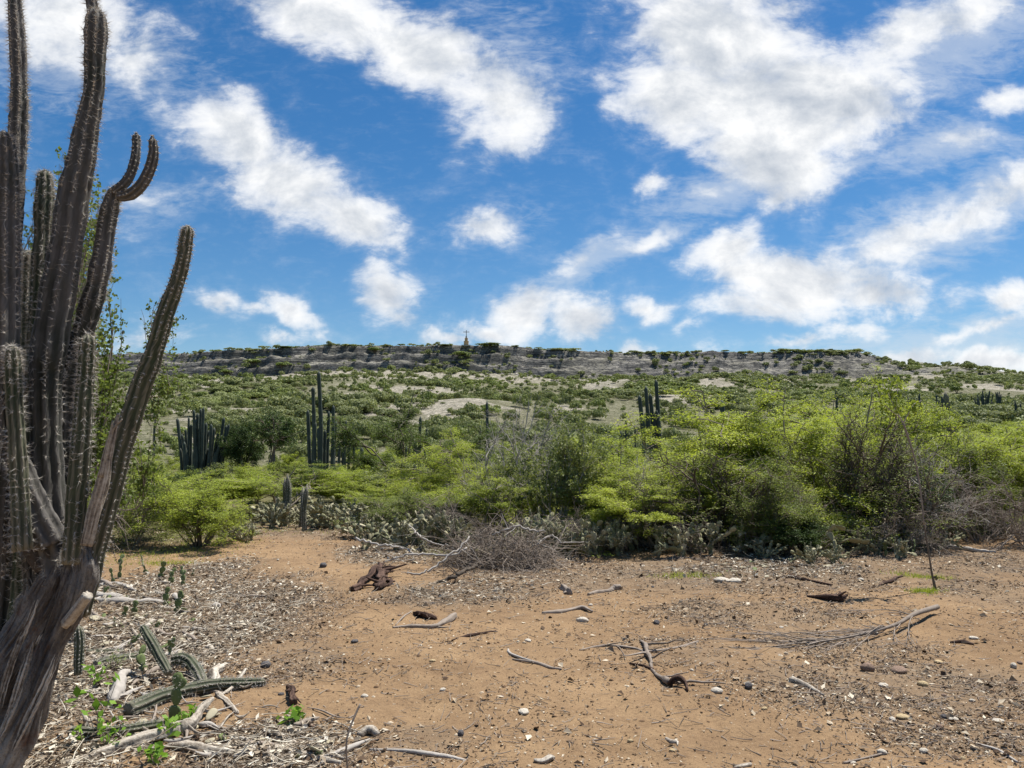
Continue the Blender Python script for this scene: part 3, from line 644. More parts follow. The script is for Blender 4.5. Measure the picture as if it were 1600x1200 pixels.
# ------------------------------------------------------------------ hill bushes
def bush_tmpl(seed, n, size):
    rng = np.random.default_rng(seed); k = 6
    c = rng.uniform(-1, 1, (k, 3)) * np.array((.55, .55, .12)) + np.array((0, 0, .42)); r = rng.uniform(.32, .55, k)
    j = rng.integers(0, k, n); d = norm(rng.normal(size=(n, 3))); d[:, 2] = np.where(d[:, 2] < -.3, -d[:, 2], d[:, 2])
    rad = r[j] * rng.uniform(.75, 1.08, n); cen = c[j] + d * rad[:, None] * np.array((1, 1, .75)); cen[:, 2] = np.maximum(cen[:, 2], .02)
    nm = norm(d + rng.normal(size=(n, 3)) * .45); s = norm(np.cross(nm, rng.normal(size=(n, 3)))); t = np.cross(nm, s)
    a = (size * rng.uniform(.6, 1.3, n))[:, None]
    return np.stack([cen - s * a, cen + t * a * .6, cen + s * a, cen - t * a * .6], 1).reshape(-1, 3)
T_near = [bush_tmpl(200 + i, 2400, .055) for i in range(4)]; T_mid = [bush_tmpl(210 + i, 640, .095) for i in range(5)]; T_far = [bush_tmpl(220 + i, 200, .155) for i in range(5)]
cand = []
rs = np.random.default_rng(77)
N = 33000
y = np.sqrt(rs.uniform(60 ** 2, 345 ** 2, N)); x = y * rs.uniform(-.76, .76, N)
sv = scree_val(x, y); cv = cliff_val(x, y); nz = fbm(x * .05, y * .03, 101, 4)
wob = 26 * (fbm(x * 0.012, y * 0.0 + 3.3, 33, 3) - 0.5); dtop = y - (306 + wob + 17 + 40 * sst(x, 140, 185))
nz2 = fbm(x * .14, y * .10, 103, 3); prob = np.clip(.55 + 3.6 * (nz - .44) + 2.0 * (nz2 - .5), .10, 1) * (1 - .86 * np.clip(sv * 2.0, 0, 1)) * (1 - .45 * cv)
prob = np.where(cv > .4, np.clip(.05 + 2.6 * (fbm(x * .06, y * .12, 117, 4) - .47), .03, .9), prob)
crest = (dtop > -1) & (dtop < 8)
prob = np.where(crest, np.clip(.3 + 3. * (vn(x * .09, y * 0, 113) - .45), .10, .9), prob); prob = np.where(dtop > 9, 0, prob)
ok = rs.uniform(size=N) < prob; x, y, cv, crest, sv, nz = [a[ok] for a in (x, y, cv, crest, sv, nz)]
z = hterr(x, y) - .1
rad = (.45 + 1.5 * rs.uniform(0, 1, len(x)) ** 1.6) * np.where(cv > .4, 1.1, 1) * np.where(y > 240, 1.05, 1); hgt = rad * rs.uniform(.8, 1.35, len(x)) * np.where(crest, 1.35, 1)
rad *= np.clip(.75 + (nz - .4) * 1.6, .6, 1.35)
hgt = np.where(crest, np.minimum(hgt, 1.5) * rs.uniform(.5, 1.1, len(x)), hgt); rad = np.where(crest, rad * rs.uniform(.8, 1.9, len(x)), rad)
# chosen crest trees and slope trees that can be told apart in the photograph
EXTRA = [(990, 541, 1.9, 20, 'c'), (1044, 541, 1.7, 14, 'c'), (1135, 541, 1.6, 16, 'c'), (1160, 543, 1.5, 20, 'c'), (1245, 543, 2., 18, 'c'), (1272, 545, 2.2, 26, 'c'), (1303, 545, 2.4, 16, 'c'), (1355, 554, 1.4, 18, 'c'),
         (540, 534, 1.5, 24, 'c'), (625, 540, 1.6, 16, 'c'), (450, 543, 1.6, 50, 'c'), (700, 540, 1.5, 36, 'c'), (765, 541, 1.6, 50, 'c'), (805, 542, 1.4, 16, 'c'),
         (1042, 612, 1.8, 17, 's'), (1145, 610, 1.6, 17, 's'), (1155, 604, 1.6, 16, 's'), (1265, 608, 2., 26, 's'), (312, 622, 1.8, 22, 's'), (537, 592, 2., 14, 's'), (673, 626, 1.6, 20, 's'), (1085, 600, 2., 32, 's'), (720, 558, 2.4, 36, 's'),
         (395, 570, 2.6, 40, 's'), (440, 572, 2.4, 34, 's'), (355, 585, 2.2, 30, 's'), (585, 550, 2.4, 30, 's'), (285, 592, 2., 24, 's'), (1195, 590, 2., 18, 's'), (1400, 588, 1.6, 40, 's'), (1495, 612, 1.8, 22, 's'), (1355, 624, 1.6, 14, 's')]
inf_ = (800 + x / y * F > -10) & (800 + x / y * F < 1610); order = np.argsort(y / rad + np.where(inf_, 0, 1e5))     # largest on screen first
NIND = 230
ind = order[:NIND]; rest = order[NIND:]
NM = [None] * 4
for i in range(4):
    g = Geo(); g.add(T_near[i], np.arange(9600).reshape(-1, 4), 0, False); NM[i] = g.build('hillside_bush', LEAF_FAR, link=False)
def zone_u(u):
    for lim, nm_ in ((250, 'behind the big cactus'), (400, 'above the cactus thicket'), (560, 'above the tallest cactus group'), (680, 'above the umbrella tree'), (800, 'below the stone cross'), (950, 'above the leafless grey shrub'), (1080, 'by the tall smooth columns'), (1250, 'above the left half of the thicket'), (1400, 'left of the sapling leaves')):
        if u < lim: return nm_
    return 'right of the sapling leaves'
def third(u): return 'on the left part' if u < 560 else 'in the middle part' if u < 1050 else 'on the right part'
for i in ind:
    u = 800 + x[i] / y[i] * F
    o = inst('hillside_bush', NM[int(rs.integers(4))], None, (x[i], y[i], z[i]), rs.uniform(0, 6.28), (rad[i], rad[i], hgt[i]))
    q_ = 'foot' if y[i] < 85 else 'lower slope' if y[i] < 125 else 'upper slope'; tag(o, f'olive green bush on the hill {q_} {zone_u(u)}', 'bush', f'bushes on the hill {q_} {zone_u(u)}')
LEAF_TREE = leafmat('hill tree leaf', [(0, (.06, .085, .022)), (.5, (.15, .195, .042)), (1, (.27, .32, .08))], scale=.6, trans=.25)
TM = []
for i in range(3):
    g = Geo(); V = bush_tmpl(240 + i, 900, .095).copy(); V[:, 2] = V[:, 2] * .8 + .25; g.add(V, np.arange(3600).reshape(-1, 4), 1, False)
    rng = np.random.default_rng(i); D = norm(np.stack([rng.normal(size=4) * .4, rng.normal(size=4) * .4, np.ones(4)], -1)); b = grow(rng, np.zeros((4, 3)), D, np.full(4, .75), 4, .1, (0, 0, 0)); Vt, Ft = tubes(b, np.tile(np.linspace(.05, .02, 4), (4, 1)), 4); g.add(Vt, Ft, 0)
    TM.append(g.build('hillside_tree', [BARK, LEAF_TREE], link=False))
for k, (u, v, H, wpx, t) in enumerate(EXTRA):
    p = hit(u, v + 3, 100) if t == 's' else hit(u, v + 2, 200, 345)
    if t == 'c':
        xx = (u - 800) / F * 322; p = np.array((xx, 0, 0)); wb = 26 * (fbm(np.array([xx * .012]), np.array([3.3]), 33, 3)[0] - .5); yv = 306 + wb + 17 + 40 * float(sst(xx, 140, 185)) + 1.5; p = np.array(((u - 800) / F * yv, yv, 0)); p[2] = gz(p[0], p[1])
        H = H * .68
    wr = wpx / F * p[1] / 2
    o = inst('hillside_tree', TM[k % 3], None, (p[0], p[1], p[2] - .2), k * 1.3, (wr, wr, H * 1.15))
    near = 'on the crest' if t == 'c' else 'on the slope'
    sg = 'left of the stone cross' if u < 730 else 'between the cross and the middle of the ridge' if u < 1060 else 'above the right half of the thicket'
    tag(o, f'darker rounded tree {near} {sg}', 'tree', f'trees {near} {sg}')
def merged(idx, T, faces):
    ch = rs.integers(0, len(T), len(idx)); a = rs.uniform(0, 6.28, len(idx)); out = []
    B = np.stack([T[c] for c in range(len(T))])[ch]; ca, sa = np.cos(a)[:, None], np.sin(a)[:, None]
    X = (B[..., 0] * ca - B[..., 1] * sa) * rad[idx][:, None] + x[idx][:, None]; Y = (B[..., 0] * sa + B[..., 1] * ca) * rad[idx][:, None] + y[idx][:, None]
    Z = B[..., 2] * hgt[idx][:, None] + z[idx][:, None]; return np.stack([X, Y, Z], -1).reshape(-1, 3)
g = Geo(); md = rest[y[rest] < 175]; fr = rest[y[rest] >= 175]
V = merged(md, T_mid, 640); g.add(V, np.arange(len(V)).reshape(-1, 4), 0, False)
V = merged(fr, T_far, 200); g.add(V, np.arange(len(V)).reshape(-1, 4), 0, False)
sc_ = g.build('scrub', LEAF_FAR); tag(sc_, 'dull green scrub covering the limestone hillside and its crest', 'scrub', None, 'stuff')
print('hill bushes', len(x), 'faces', len(g.V[0]) // 4 + len(g.V[1]) // 4)

# ------------------------------------------------------------------ stone cross on the ridge
def box(cx, cy, z0, z1, hx, hy, tp=1.0):
    V = [(cx + sx * hx * k, cy + sy * hy * k, z) for z, k in ((z0, 1), (z1, tp)) for sx, sy in ((-1, -1), (1, -1), (1, 1), (-1, 1))]
    return np.array(V, float), np.array([(3, 2, 1, 0), (4, 5, 6, 7), (0, 1, 5, 4), (1, 2, 6, 5), (2, 3, 7, 6), (3, 0, 4, 7)])
def stonemat(name, a, b):
    m, t = newmat(name); p = t.n('ShaderNodeTexCoord').outputs['Object']; n = t.noise(p, 1.5, 5, .6)
    return finish(m, t, t.mix(n, a, b), .9, n, .4, .05)
OCH = stonemat('ochre masonry', (.46, .30, .15), (.62, .44, .24)); GRS = stonemat('grey masonry', (.26, .26, .25), (.40, .38, .34)); CRS = stonemat('cross stone', (.20, .21, .21), (.30, .30, .29))
mx = (728 - 800) / F * 325; wb = 26 * (fbm(np.array([mx * .012]), np.array([3.3]), 33, 3)[0] - .5); my = 306 + wb + 17.6; mx = (728 - 800) / F * my
mz = gz(mx, my) - .3; top = W(728, 516, my)[2]; Ht = top - mz; k = Ht / 7.2
mo = empty('hilltop_monument', (mx, my, mz)); tag(mo, 'small stepped ochre and grey monument topped by a cross on the ridge', 'monument')
g = Geo(); g.add(*box(0, 0, 0, .55 * k, 1.9, 1.9), 0, False); g.build('platform', GRS, mo)
g = Geo(); g.add(*box(0, 0, .55 * k, 2.1 * k, 1.0, 1.0, .93), 0, False); g.add(*box(0, 0, 2.1 * k, 2.28 * k, 1.06, 1.06), 0, False); g.build('base', OCH, mo)
g = Geo(); g.add(*box(0, 0, 2.28 * k, 3.5 * k, .66, .66, .9), 0, False); g.add(*box(0, 0, 3.5 * k, 3.65 * k, .70, .70), 0, False); g.build('middle_tier', OCH, mo)
g = Geo(); g.add(*box(0, 0, 3.65 * k, 4.6 * k, .38, .38, .7), 0, False); g.build('upper_tier', GRS, mo)
g = Geo(); g.add(*box(0, 0, 4.6 * k, 7.2 * k, .14, .14), 0, False); g.add(*box(-.73, 0, 6.3 * k, 6.55 * k, .58, .12), 0, False); g.add(*box(.73, 0, 6.3 * k, 6.55 * k, .58, .12), 0, False); g.build('cross', CRS, mo)

# ------------------------------------------------------------------ cacti
def cactmat(name, stops, rough=.7, scale=9, barkmix=.0, bark=(.2, .16, .13)):
    m, t = newmat(name); p = t.n('ShaderNodeTexCoord').outputs['Object']; n = t.noise(p, scale, 5, .65); n2 = t.noise(t.mapping(p, sc=(1, 1, .25)), scale * 5, 4, .7)
    n3 = t.noise(p, 2.2, 4, .6)
    c = t.ramp(n, stops); c = t.mix(t.math('MULTIPLY', t.mr(n2, .5, .75), .5), c, tuple(q * .35 for q in bark))
    if barkmix: c = t.mix(t.math('MULTIPLY', t.mr(n3, .38, .56), barkmix), c, t.mix(n2, tuple(q * .6 for q in bark), tuple(q * 1.6 for q in bark)))
    pt = t.n('ShaderNodeNewGeometry').outputs['Pointiness']
    if barkmix: c = t.mix(t.math('MULTIPLY', t.mr(pt, .505, .56), .42), c, tuple(min(1, q * 2.4) for q in bark))
    return finish(m, t, c, rough, n2, .6, .01, .2)
CACT = cactmat('cactus skin', [(.3, (.022, .026, .020)), (.6, (.050, .052, .038)), (.8, (.11, .10, .08))], barkmix=.8, bark=(.098, .090, .083))
CACT_G = cactmat('green cactus skin', [(.3, (.022, .034, .018)), (.6, (.048, .068, .033)), (.8, (.10, .115, .068))], barkmix=.3, bark=(.15, .13, .10))
CACT_FAR = cactmat('far cactus skin', [(.3, (.034, .044, .036)), (.6, (.068, .084, .066)), (.8, (.12, .13, .10))], scale=2)
SPINE = barkmat('spine', (.26, .24, .205), (.50, .47, .42)); 
SPINE_D = barkmat('dark spine', (.12, .11, .09), (.26, .24, .20))
def trunkmat():
    m, t = newmat('old cactus trunk'); p = t.n('ShaderNodeTexCoord').outputs['Object']
    n = t.noise(t.mapping(p, sc=(1, 1, .35)), 7, 6, .65, .4); n2 = t.noise(t.mapping(p, sc=(1, 1, .4)), 34, 6, .75, .6); n3 = t.noise(p, 3.2, 4, .6)
    c = t.ramp(n, [(.25, (.045, .034, .028)), (.38, (.125, .108, .094)), (.50, (.25, .225, .20)), (.66, (.46, .43, .385))])
    c = t.mix(t.math('MULTIPLY', t.mr(n3, .57, .64), .75), c, t.mix(n2, (.10, .045, .028), (.26, .13, .08)))
    at = t.n('ShaderNodeAttribute'); at.attribute_name = 'grain'; n4 = t.noise(p, 90, 5, .7)
    c = t.mix(t.math('MULTIPLY', t.mr(at.outputs['Fac'], .42, .26), .6), c, (.05, .036, .03))
    c = t.mix(t.math('MULTIPLY', t.mr(at.outputs['Fac'], .58, .75), .55), c, (.38, .34, .29))
    c = t.mix(t.math('MULTIPLY', t.mr(n4, .5, .7), .6), c, (.06, .046, .038))
    h = t.math('ADD', t.math('MULTIPLY', at.outputs['Fac'], 2.0), t.math('ADD', n2, t.math('MULTIPLY', n4, .7)))
    return finish(m, t, c, .92, h, 1.0, .02, .12)
TRUNK = trunkmat()
def ribbed(Pts, rad, ribs=8, depth=.20, step=.022, phase=0., sub=6, cap=True):
    """Pts (k,3), rad (k) -> smooth ribbed stem; also crest points + outward normals for spines"""
    Pts = np.asarray(Pts, float); rad = np.asarray(rad, float)
    L = np.sum(np.linalg.norm(np.diff(Pts, axis=0), axis=1)); m = max(8, int(L / step))
    Q = spline(np.column_stack([Pts, rad]), m); P = Q[:, :3]; r = Q[:, 3].copy(); kq = np.arange(m) * step; sdq = int(abs(P[0, 0]) * 1000) % 997; r = r * (1 + .16 * (vn(kq * 6, kq * 0, sdq) - .5) - .10 * sst(vn(kq * 2.6, kq * 0, sdq + 4), .72, .86))
    if cap:
        d = np.linalg.norm(P - P[-1], axis=1); q = np.clip(d / (r[-1] * 1.3), 0, 1); r = r * np.sqrt(np.maximum(1 - (1 - q) ** 2, .02))
    sides = ribs * sub
    def fn(i, ph): 
        c = np.abs(np.cos((ph + phase) * ribs / 2)); dv = depth * (.75 + .6 * vn(i * .06, ph * 1.3, 7)); return (1 - dv) + dv * (c ** .8) * 1.15 + .03 * np.sin(i * .9 + ribs * ph) + .05 * (vn(i * .35, ph * 4, 9) - .5)
    V, Fq, Ft = tube1(P, r, sides, fn); T, N, B = frames(P)
    a = -phase + np.arange(ribs) * 2 * PI / ribs
    out = N[:, None] * np.cos(a)[None, :, None] + B[:, None] * np.sin(a)[None, :, None]
    crest = P[:, None] + out * (r * (1 + depth * .15))[:, None, None]
    return (V, Fq, Ft), crest, out, T
def spines(rng, crest, out, T, per=8, ln=.026, wd=.0017, every=1, dot=.004, drop=.1):
    c = crest[::every].reshape(-1, 3); o = out[::every].reshape(-1, 3); tt = np.repeat(T[::every], crest.shape[1], 0)
    kp = rng.uniform(size=len(c)) > drop + .5 * sst(vn(c[:, 2] * 3 + c[:, 0] * 9, c[:, 1] * 9, 5), .5, .75); c, o, tt = c[kp], o[kp], tt[kp]
    c2 = np.repeat(c, per, 0); d = norm(np.repeat(o, per, 0) + rng.normal(size=(len(c2), 3)) * .75); l = (ln * rng.uniform(.45, 1.5, len(c2)))[:, None]
    s = norm(np.cross(d, rng.normal(size=(len(c2), 3)))) * wd / 2; s2 = np.cross(d, s)
    V = np.stack([c2 + s, c2 - s * .5 + s2, c2 - s * .5 - s2, c2 + d * l], 1).reshape(-1, 3); b = np.arange(len(c2))[:, None] * 4
    Fc = np.concatenate([b + np.array(q) for q in ((0, 1, 3), (1, 2, 3), (2, 0, 3))])
    g = Geo(); g.add(V, Fc, 0, False)
    if dot:
        k = dot; ax = np.cross(o, tt); Vd = np.stack([c + tt * k, c + ax * k, c - tt * k, c - ax * k, c + o * k], 1).reshape(-1, 3); b = np.arange(len(c))[:, None] * 5
        g.add(Vd, np.concatenate([b + np.array(q) for q in ((0, 1, 4), (1, 2, 4), (2, 3, 4), (3, 0, 4))]), 0, False)
    return g
def pix_stem(tr, y0, y1=None):
    """traced (u, v, width px) with distance running y0 -> y1"""
    n = len(tr); ys = np.linspace(y0, y1 if y1 else y0, n)
    return np.array([W(u, v, yy_) for (u, v, w_), yy_ in zip(tr, ys)]), np.array([w_ / F * yy_ / 2 for (u, v, w_), yy_ in zip(tr, ys)])

root = empty('columnar_cactus', (G(5, 1215)[0], 3.72, 0)); tag(root, 'huge branching columnar cactus with a gnarled trunk filling the left foreground', 'cactus')
def child(g, name, mats, parent=root):
    o = g.build(name, mats); 
    o.parent = parent
    # the mesh is written in world coordinates: shift it into the root's space
    if parent is root:
        o.data.transform(__import__('mathutils').Matrix.Translation(-Vector(root.location)))
    return o
def cstem(tr, y0, y1=None, ribs=8, mat=CACT, seed=0, ln=.026, label=None, depth=.22, name='stem', cap=True, per=8, sm=SPINE):
    P, r = pix_stem(tr, y0, y1); rng = np.random.default_rng(900 + seed)
    (V, Fq, Ft), cr, ou, T = ribbed(P, r * .94, ribs, depth, phase=seed * .37, cap=cap)
    g = Geo(); V = V + rng.normal(size=V.shape) * .0012; g.add(V, Fq); g.add(np.zeros((0, 3)), Ft - g.n); o = child(g, name, mat)
    if label: o['label'] = label
    sg = spines(rng, cr, ou, T, per, ln); s = child(sg, 'spines', sm, root); s.parent = o
    return o
cstem([(-15, 900, 40), (-8, 760, 44), (2, 600, 48), (5, 450, 48), (6, 330, 44), (8, 260, 36), (6, 205, 28)], 3.55, 3.45, 9, seed=1, label='thick stem cut by the left edge with its tip showing')
cstem([(-25, 880, 34), (-6, 700, 34), (6, 560, 34), (15, 450, 31), (21, 340, 29), (26, 250, 29), (28, 200, 29), (30, 150, 26), (28, 75, 25), (23, 0, 22), (18, -80, 20), (16, -160, 18)], 3.85, 3.9, 7, seed=2, label='tall dark stem running out of the top left')
cstem([(108, 905, 74), (90, 870, 58), (78, 800, 52), (73, 700, 48), (72, 600, 50), (76, 550, 52), (92, 450, 54), (106, 370, 48), (116, 300, 45), (127, 250, 41), (135, 200, 37), (147, 140, 33), (148, 100, 34), (150, 50, 36), (150, 14, 33)], 3.7, 3.66, 8, seed=3, ln=.026, label='thickest central stem with worn grey brown skin', per=8)
cstem([(148, 45, 17), (143, 0, 17), (138, -50, 18), (134, -120, 16)], 3.68, 3.7, 7, seed=4, name='shoot', label='narrow new shoot on top of the central stem')
cstem([(52, 800, 28), (50, 650, 28), (55, 550, 28), (62, 470, 29), (66, 400, 29), (68, 340, 28), (70, 300, 27), (70, 266, 22)], 3.95, 3.95, 8, mat=CACT_G, seed=5, label='shorter dark stem left of the central one')
cstem([(108, 880, 30), (104, 800, 32), (106, 700, 33), (112, 600, 34), (122, 545, 34), (131, 515, 34), (143, 475, 34), (150, 450, 31), (155, 425, 33), (160, 400, 28), (167, 350, 27), (173, 320, 26), (182, 292, 24)], 3.82, 3.8, 7, seed=6, label='stem with a brown scar that forks at its tip')
cstem([(178, 300, 14), (196, 285, 16), (206, 268, 16), (212, 245, 15), (213, 225, 14), (213, 208, 12)], 3.78, 3.82, 7, seed=7, name='arm', ln=.012, label='small left arm of the forked tip')
cstem([(186, 308, 15), (205, 303, 19), (222, 288, 18), (234, 265, 17), (240, 240, 15), (238, 212, 12)], 3.78, 3.74, 7, seed=8, name='arm', ln=.012, label='small right arm of the forked tip')
cstem([(112, 880, 28), (118, 800, 30), (127, 700, 31), (132, 620, 30), (136, 560, 27), (137, 522, 22)], 3.6, 3.55, 8, mat=CACT_G, seed=9, label='short stem with pale bristly tip')
cstem([(128, 960, 24), (143, 900, 27), (152, 850, 30), (166, 800, 31), (179, 750, 32), (191, 700, 34), (206, 650, 36), (222, 600, 34), (238, 560, 32), (250, 520, 30), (262, 480, 27), (277, 440, 23), (287, 400, 21), (291, 372, 20), (294, 353, 16)], 3.7, 3.6, 8, mat=CACT_G, seed=10, ln=.016, label='slender stem leaning out to the right')
cstem([(30, 860, 28), (38, 700, 26), (38, 600, 25), (41, 500, 23), (43, 430, 22), (45, 392, 18)], 4.15, 4.15, 8, mat=CACT_G, seed=11, label='sunlit pale stem at the back')
cstem([(35, 860, 30), (30, 760, 30), (26, 690, 29), (22, 620, 28), (20, 570, 26), (19, 540, 20)], 3.5, 3.45, 8, mat=CACT_G, seed=12, label='short green stem in front on the left')
cstem([(-70, 560, 44), (-25, 640, 46), (5, 695, 48), (32, 745, 50), (56, 800, 52), (80, 850, 52)], 3.5, 3.64, 8, seed=13, name='limb', cap=False, label='thick brown limb sweeping in from the left')
cstem([(-60, 700, 60), (-15, 745, 62), (25, 790, 58), (55, 835, 54), (85, 880, 56)], 3.62, 3.7, 8, mat=TRUNK, seed=14, name='limb', cap=False, per=2)
cstem([(20, 1040, 34), (30, 960, 30), (36, 880, 30), (34, 820, 26)], 3.9, 3.9, 8, mat=CACT_G, seed=15, ln=.028, label='low back stem with long white spines')
cstem([(-5, 1090, 56), (2, 980, 54), (8, 880, 50), (5, 800, 44)], 3.95, 3.9, 8, seed=16, label='dark stem behind the trunk at the lower left')
cstem([(62, 1000, 40), (58, 950, 40), (52, 900, 34), (44, 850, 26)], 3.78, 3.74, 8, seed=17, mat=CACT, ln=.03)
# trunk: gnarled, twisting
def grain(n, sides, seed):
    i = np.arange(n)[:, None] * np.ones((1, sides)); j = np.arange(sides)[None] * np.ones((n, 1)); ph = j / sides * 2 * PI
    a = .6 * vn(np.cos(ph) * sides * .22 + 40, np.sin(ph) * sides * .22 + i * .09 + 40, seed + 70) + .4 * vn(np.cos(ph) * sides * .4 + 40, np.sin(ph) * sides * .4 + i * .22 + 40, seed + 75)
    return a.ravel()
def gnarl(seed, amp=.22):
    def fn(i, ph):
        a = vn(ph * 2.2 + i * .04, i * .10 + 0 * ph, seed) + .6 * vn(np.cos(ph) * 3 + 5, np.sin(ph) * 3 + i * .05, seed + 3) + .35 * vn(np.cos(ph) * 9, np.sin(ph) * 9 + i * .25, seed + 5)
        return 1 + amp * (a - .9) + .05 * np.sin(ph * 7 + i * .06) + amp * .7 * (vn(np.cos(ph) * 2.5 + 9, np.sin(ph) * 2.5 + i * .12, seed + 9) - .5)
    return fn
def wood(tr, y0, y1, seed, sides=36, amp=.22, mat=TRUNK, name='trunk', step=.015, mul=1.0):
    P, r = pix_stem(tr, y0, y1); L = np.sum(np.linalg.norm(np.diff(P, axis=0), axis=1)); Q = spline(np.column_stack([P, r]), max(12, int(L / step)))
    gr_ = grain(len(Q), sides, seed); gn = gnarl(seed, amp); G2 = gr_.reshape(len(Q), sides)
    V, Fq, Ft = tube1(Q[:, :3], Q[:, 3] * mul, sides, lambda i, ph: gn(i, ph) + (G2 - .5) * amp * .3); g = Geo(); g.add(V, Fq); g.add(np.zeros((0, 3)), Ft - g.n); g.g = gr_; return child(g, name, mat)
tk = wood([(-105, 1268, 140), (-66, 1200, 112), (-20, 1120, 92), (20, 1050, 80), (56, 990, 70), (84, 940, 68), (103, 900, 62), (108, 870, 44)], 3.72, 3.7, 5, sides=96, amp=.24)
wood([(-12, 1225, 36), (22, 1150, 44), (54, 1080, 38), (82, 1010, 32), (110, 950, 36), (124, 905, 42), (127, 868, 36), (127, 850, 22)], 3.66, 3.64, 9, 64, .65, TRUNK, 'rotten_stump')
wood([(-40, 1130, 60), (-10, 1080, 60), (20, 1020, 56), (52, 960, 50), (66, 915, 40)], 3.8, 3.76, 12, 64, .5, TRUNK, 'side_trunk')
def strip(tr, y0, y1, seed, name='dead_wood', mat=BARK_PALE, amp=.35, sides=24, n=0):
    if not n: return wood(tr, y0, y1, seed, sides, amp, mat, name, .012)
    P, r = pix_stem(tr, y0, y1); rg = np.random.default_rng(seed); Q = spline(np.column_stack([P, r]), 40); g = Geo(); gs = []
    for k in range(n):
        a, b = sorted(rg.uniform(0, 1, 2)); a *= .6; b = .4 + .6 * b; i0, i1 = int(a * 39), max(int(b * 39), int(a * 39) + 6); q_ = Q[i0:min(i1, 40)]
        off = rg.uniform(-1, 1) * q_[:, 3:4]; pp_ = q_[:, :3] + off * np.array((.95, 0, .25)) + np.array((0, -.004 - .008 * rg.uniform(), 0)) + np.cumsum(rg.normal(size=(len(q_), 3)), 0) * .0012
        w_ = np.sin(np.linspace(.15, PI - .15, len(q_))) * rg.uniform(.0025, .007); V, Fq, Ft = tube1(pp_, w_, 5); g.add(V, Fq); g.add(np.zeros((0, 3)), Ft - g.n); gs.append(np.full(len(V), rg.uniform(.2, .9)))
    g.g = np.concatenate(gs); return child(g, name, mat)
strip([(136, 852, 15), (148, 800, 17), (160, 750, 16), (168, 715, 13), (177, 675, 8), (185, 646, 4)], 3.56, 3.52, 21, amp=.45)['label'] = 'dead grey split stem leaning against the slender one'
strip([(160, 742, 8), (167, 700, 7), (176, 672, 4), (191, 655, 2)], 3.54, 3.5, 22)
strip([(158, 745, 7), (166, 705, 6), (172, 680, 4), (176, 657, 2)], 3.52, 3.5, 23)
strip([(104, 975, 14), (120, 955, 15), (138, 930, 14)], 3.58, 3.5, 24, 'cut_branch')['label'] = 'short pale sawn branch stub on the trunk'
strip([(2, 1110, 8), (12, 1060, 12), (30, 1010, 12), (48, 970, 10), (62, 930, 6)], 3.56, 3.58, 25, 'peeling_bark', n=22)
strip([(18, 1180, 6), (48, 1120, 10), (76, 1060, 9), (96, 1010, 6)], 3.52, 3.55, 26, 'peeling_bark', n=22)
strip([(-5, 1160, 8), (20, 1105, 12), (40, 1040, 10), (58, 985, 5)], 3.50, 3.55, 27, 'peeling_bark', n=22)
strip([(46, 900, 6), (58, 925, 16), (66, 960, 20), (62, 990, 12), (48, 1020, 5)], 3.66, 3.62, 28, 'peeling_bark', n=22)

# ---- distant columnar cacti: empty > stems
def fstem(P, r, mat=CACT_FAR, ribs=7):
    (V, Fq, Ft), cr, ou, T = ribbed(P, r, ribs, .24, step=.12, sub=3); g = Geo(); g.add(V, Fq); g.add(np.zeros((0, 3)), Ft - g.n); return g
def far_cactus(u, y, stems, label, group=None, mat=CACT_FAR, base_v=None, spn=False):
    """stems: list of (u_base, v_top, width px, u_top)"""
    x = (u - 800) / F * y; z0 = gz(x, y); r = empty('columnar_cactus', (x, y, z0)); tag(r, label, 'cactus', group)
    rng = np.random.default_rng(int(u))
    for (ub, vt, wp, ut) in stems:
        yy_ = y + rng.uniform(-.4, .4); b = np.array(((ub - 800) / F * yy_, yy_, z0 - .05)); t = W(ut, vt, yy_); mid = b * .55 + t * .45 + np.array((b[0] - t[0], 0, 0)) * .12 + np.array((rng.normal() * .05, rng.normal() * .05, 0))
        P = np.array([b, mid, t]) - np.array((x, y, z0)); g = fstem(P, np.array((.95, 1.0, .88)) * wp / F * yy_ / 2, mat, 8 if wp > 6 else 6)
        s = g.build('stem', mat, r)
        if spn:
            (_, _, _), cr, ou, T = ribbed(P, np.array((.95, 1, .88)) * wp / F * yy_ / 2, 8, .24, step=.03, sub=3); spines(rng, cr, ou, T, 3, .022, .003, 1, .006).build('spines', SPINE, s)
    return r
rng = random.Random(8)
thick = []
tops = [(277, 653), (284, 678), (290, 670), (295, 651), (303, 640), (305, 655), (309, 645), (314, 638), (318, 636), (322, 660), (326, 672), (330, 662), (335, 668), (341, 676), (346, 680), (350, 652), (354, 664), (358, 662), (299, 662), (312, 668), (288, 690), (319, 680), (332, 690), (344, 694), (306, 690), (297, 690), (282, 700), (352, 690), (325, 700), (338, 705)]
for (ut, vt) in tops: thick.append((318 + (ut - 318) * rng.uniform(.65, .9), vt, rng.uniform(3.8, 5.6), ut))
far_cactus(318, 46, thick, 'dense dark thicket of many cactus columns left of the crooked tree')
far_cactus(500, 40, [(488, 640, 6, 481), (490, 604, 6.5, 489), (493, 658, 6, 492), (503, 580, 6.5, 498), (508, 671, 5.5, 508), (513, 642, 5.5, 514), (520, 633, 6, 521), (524, 658, 5, 525), (497, 668, 5, 497), (502, 690, 5, 502)], 'group of very tall straight dark cactus columns')
far_cactus(532, 38, [(530, 690, 4.5, 530), (536, 680, 4, 538), (541, 656, 3.5, 541), (546, 688, 4, 546), (552, 680, 4, 552)], 'loose row of thin cactus columns right of the tallest group')
far_cactus(570, 33, [(570, 698, 6, 565)], 'single dark cactus column under the umbrella tree')
far_cactus(647, 34, [(636, 697, 4.5, 635), (640, 700, 4.5, 640), (645, 678, 4, 647), (650, 685, 4, 650), (658, 650, 5, 657), (660, 668, 3.5, 667), (653, 700, 4, 653)], 'cactus columns rising from the right side of the umbrella tree')
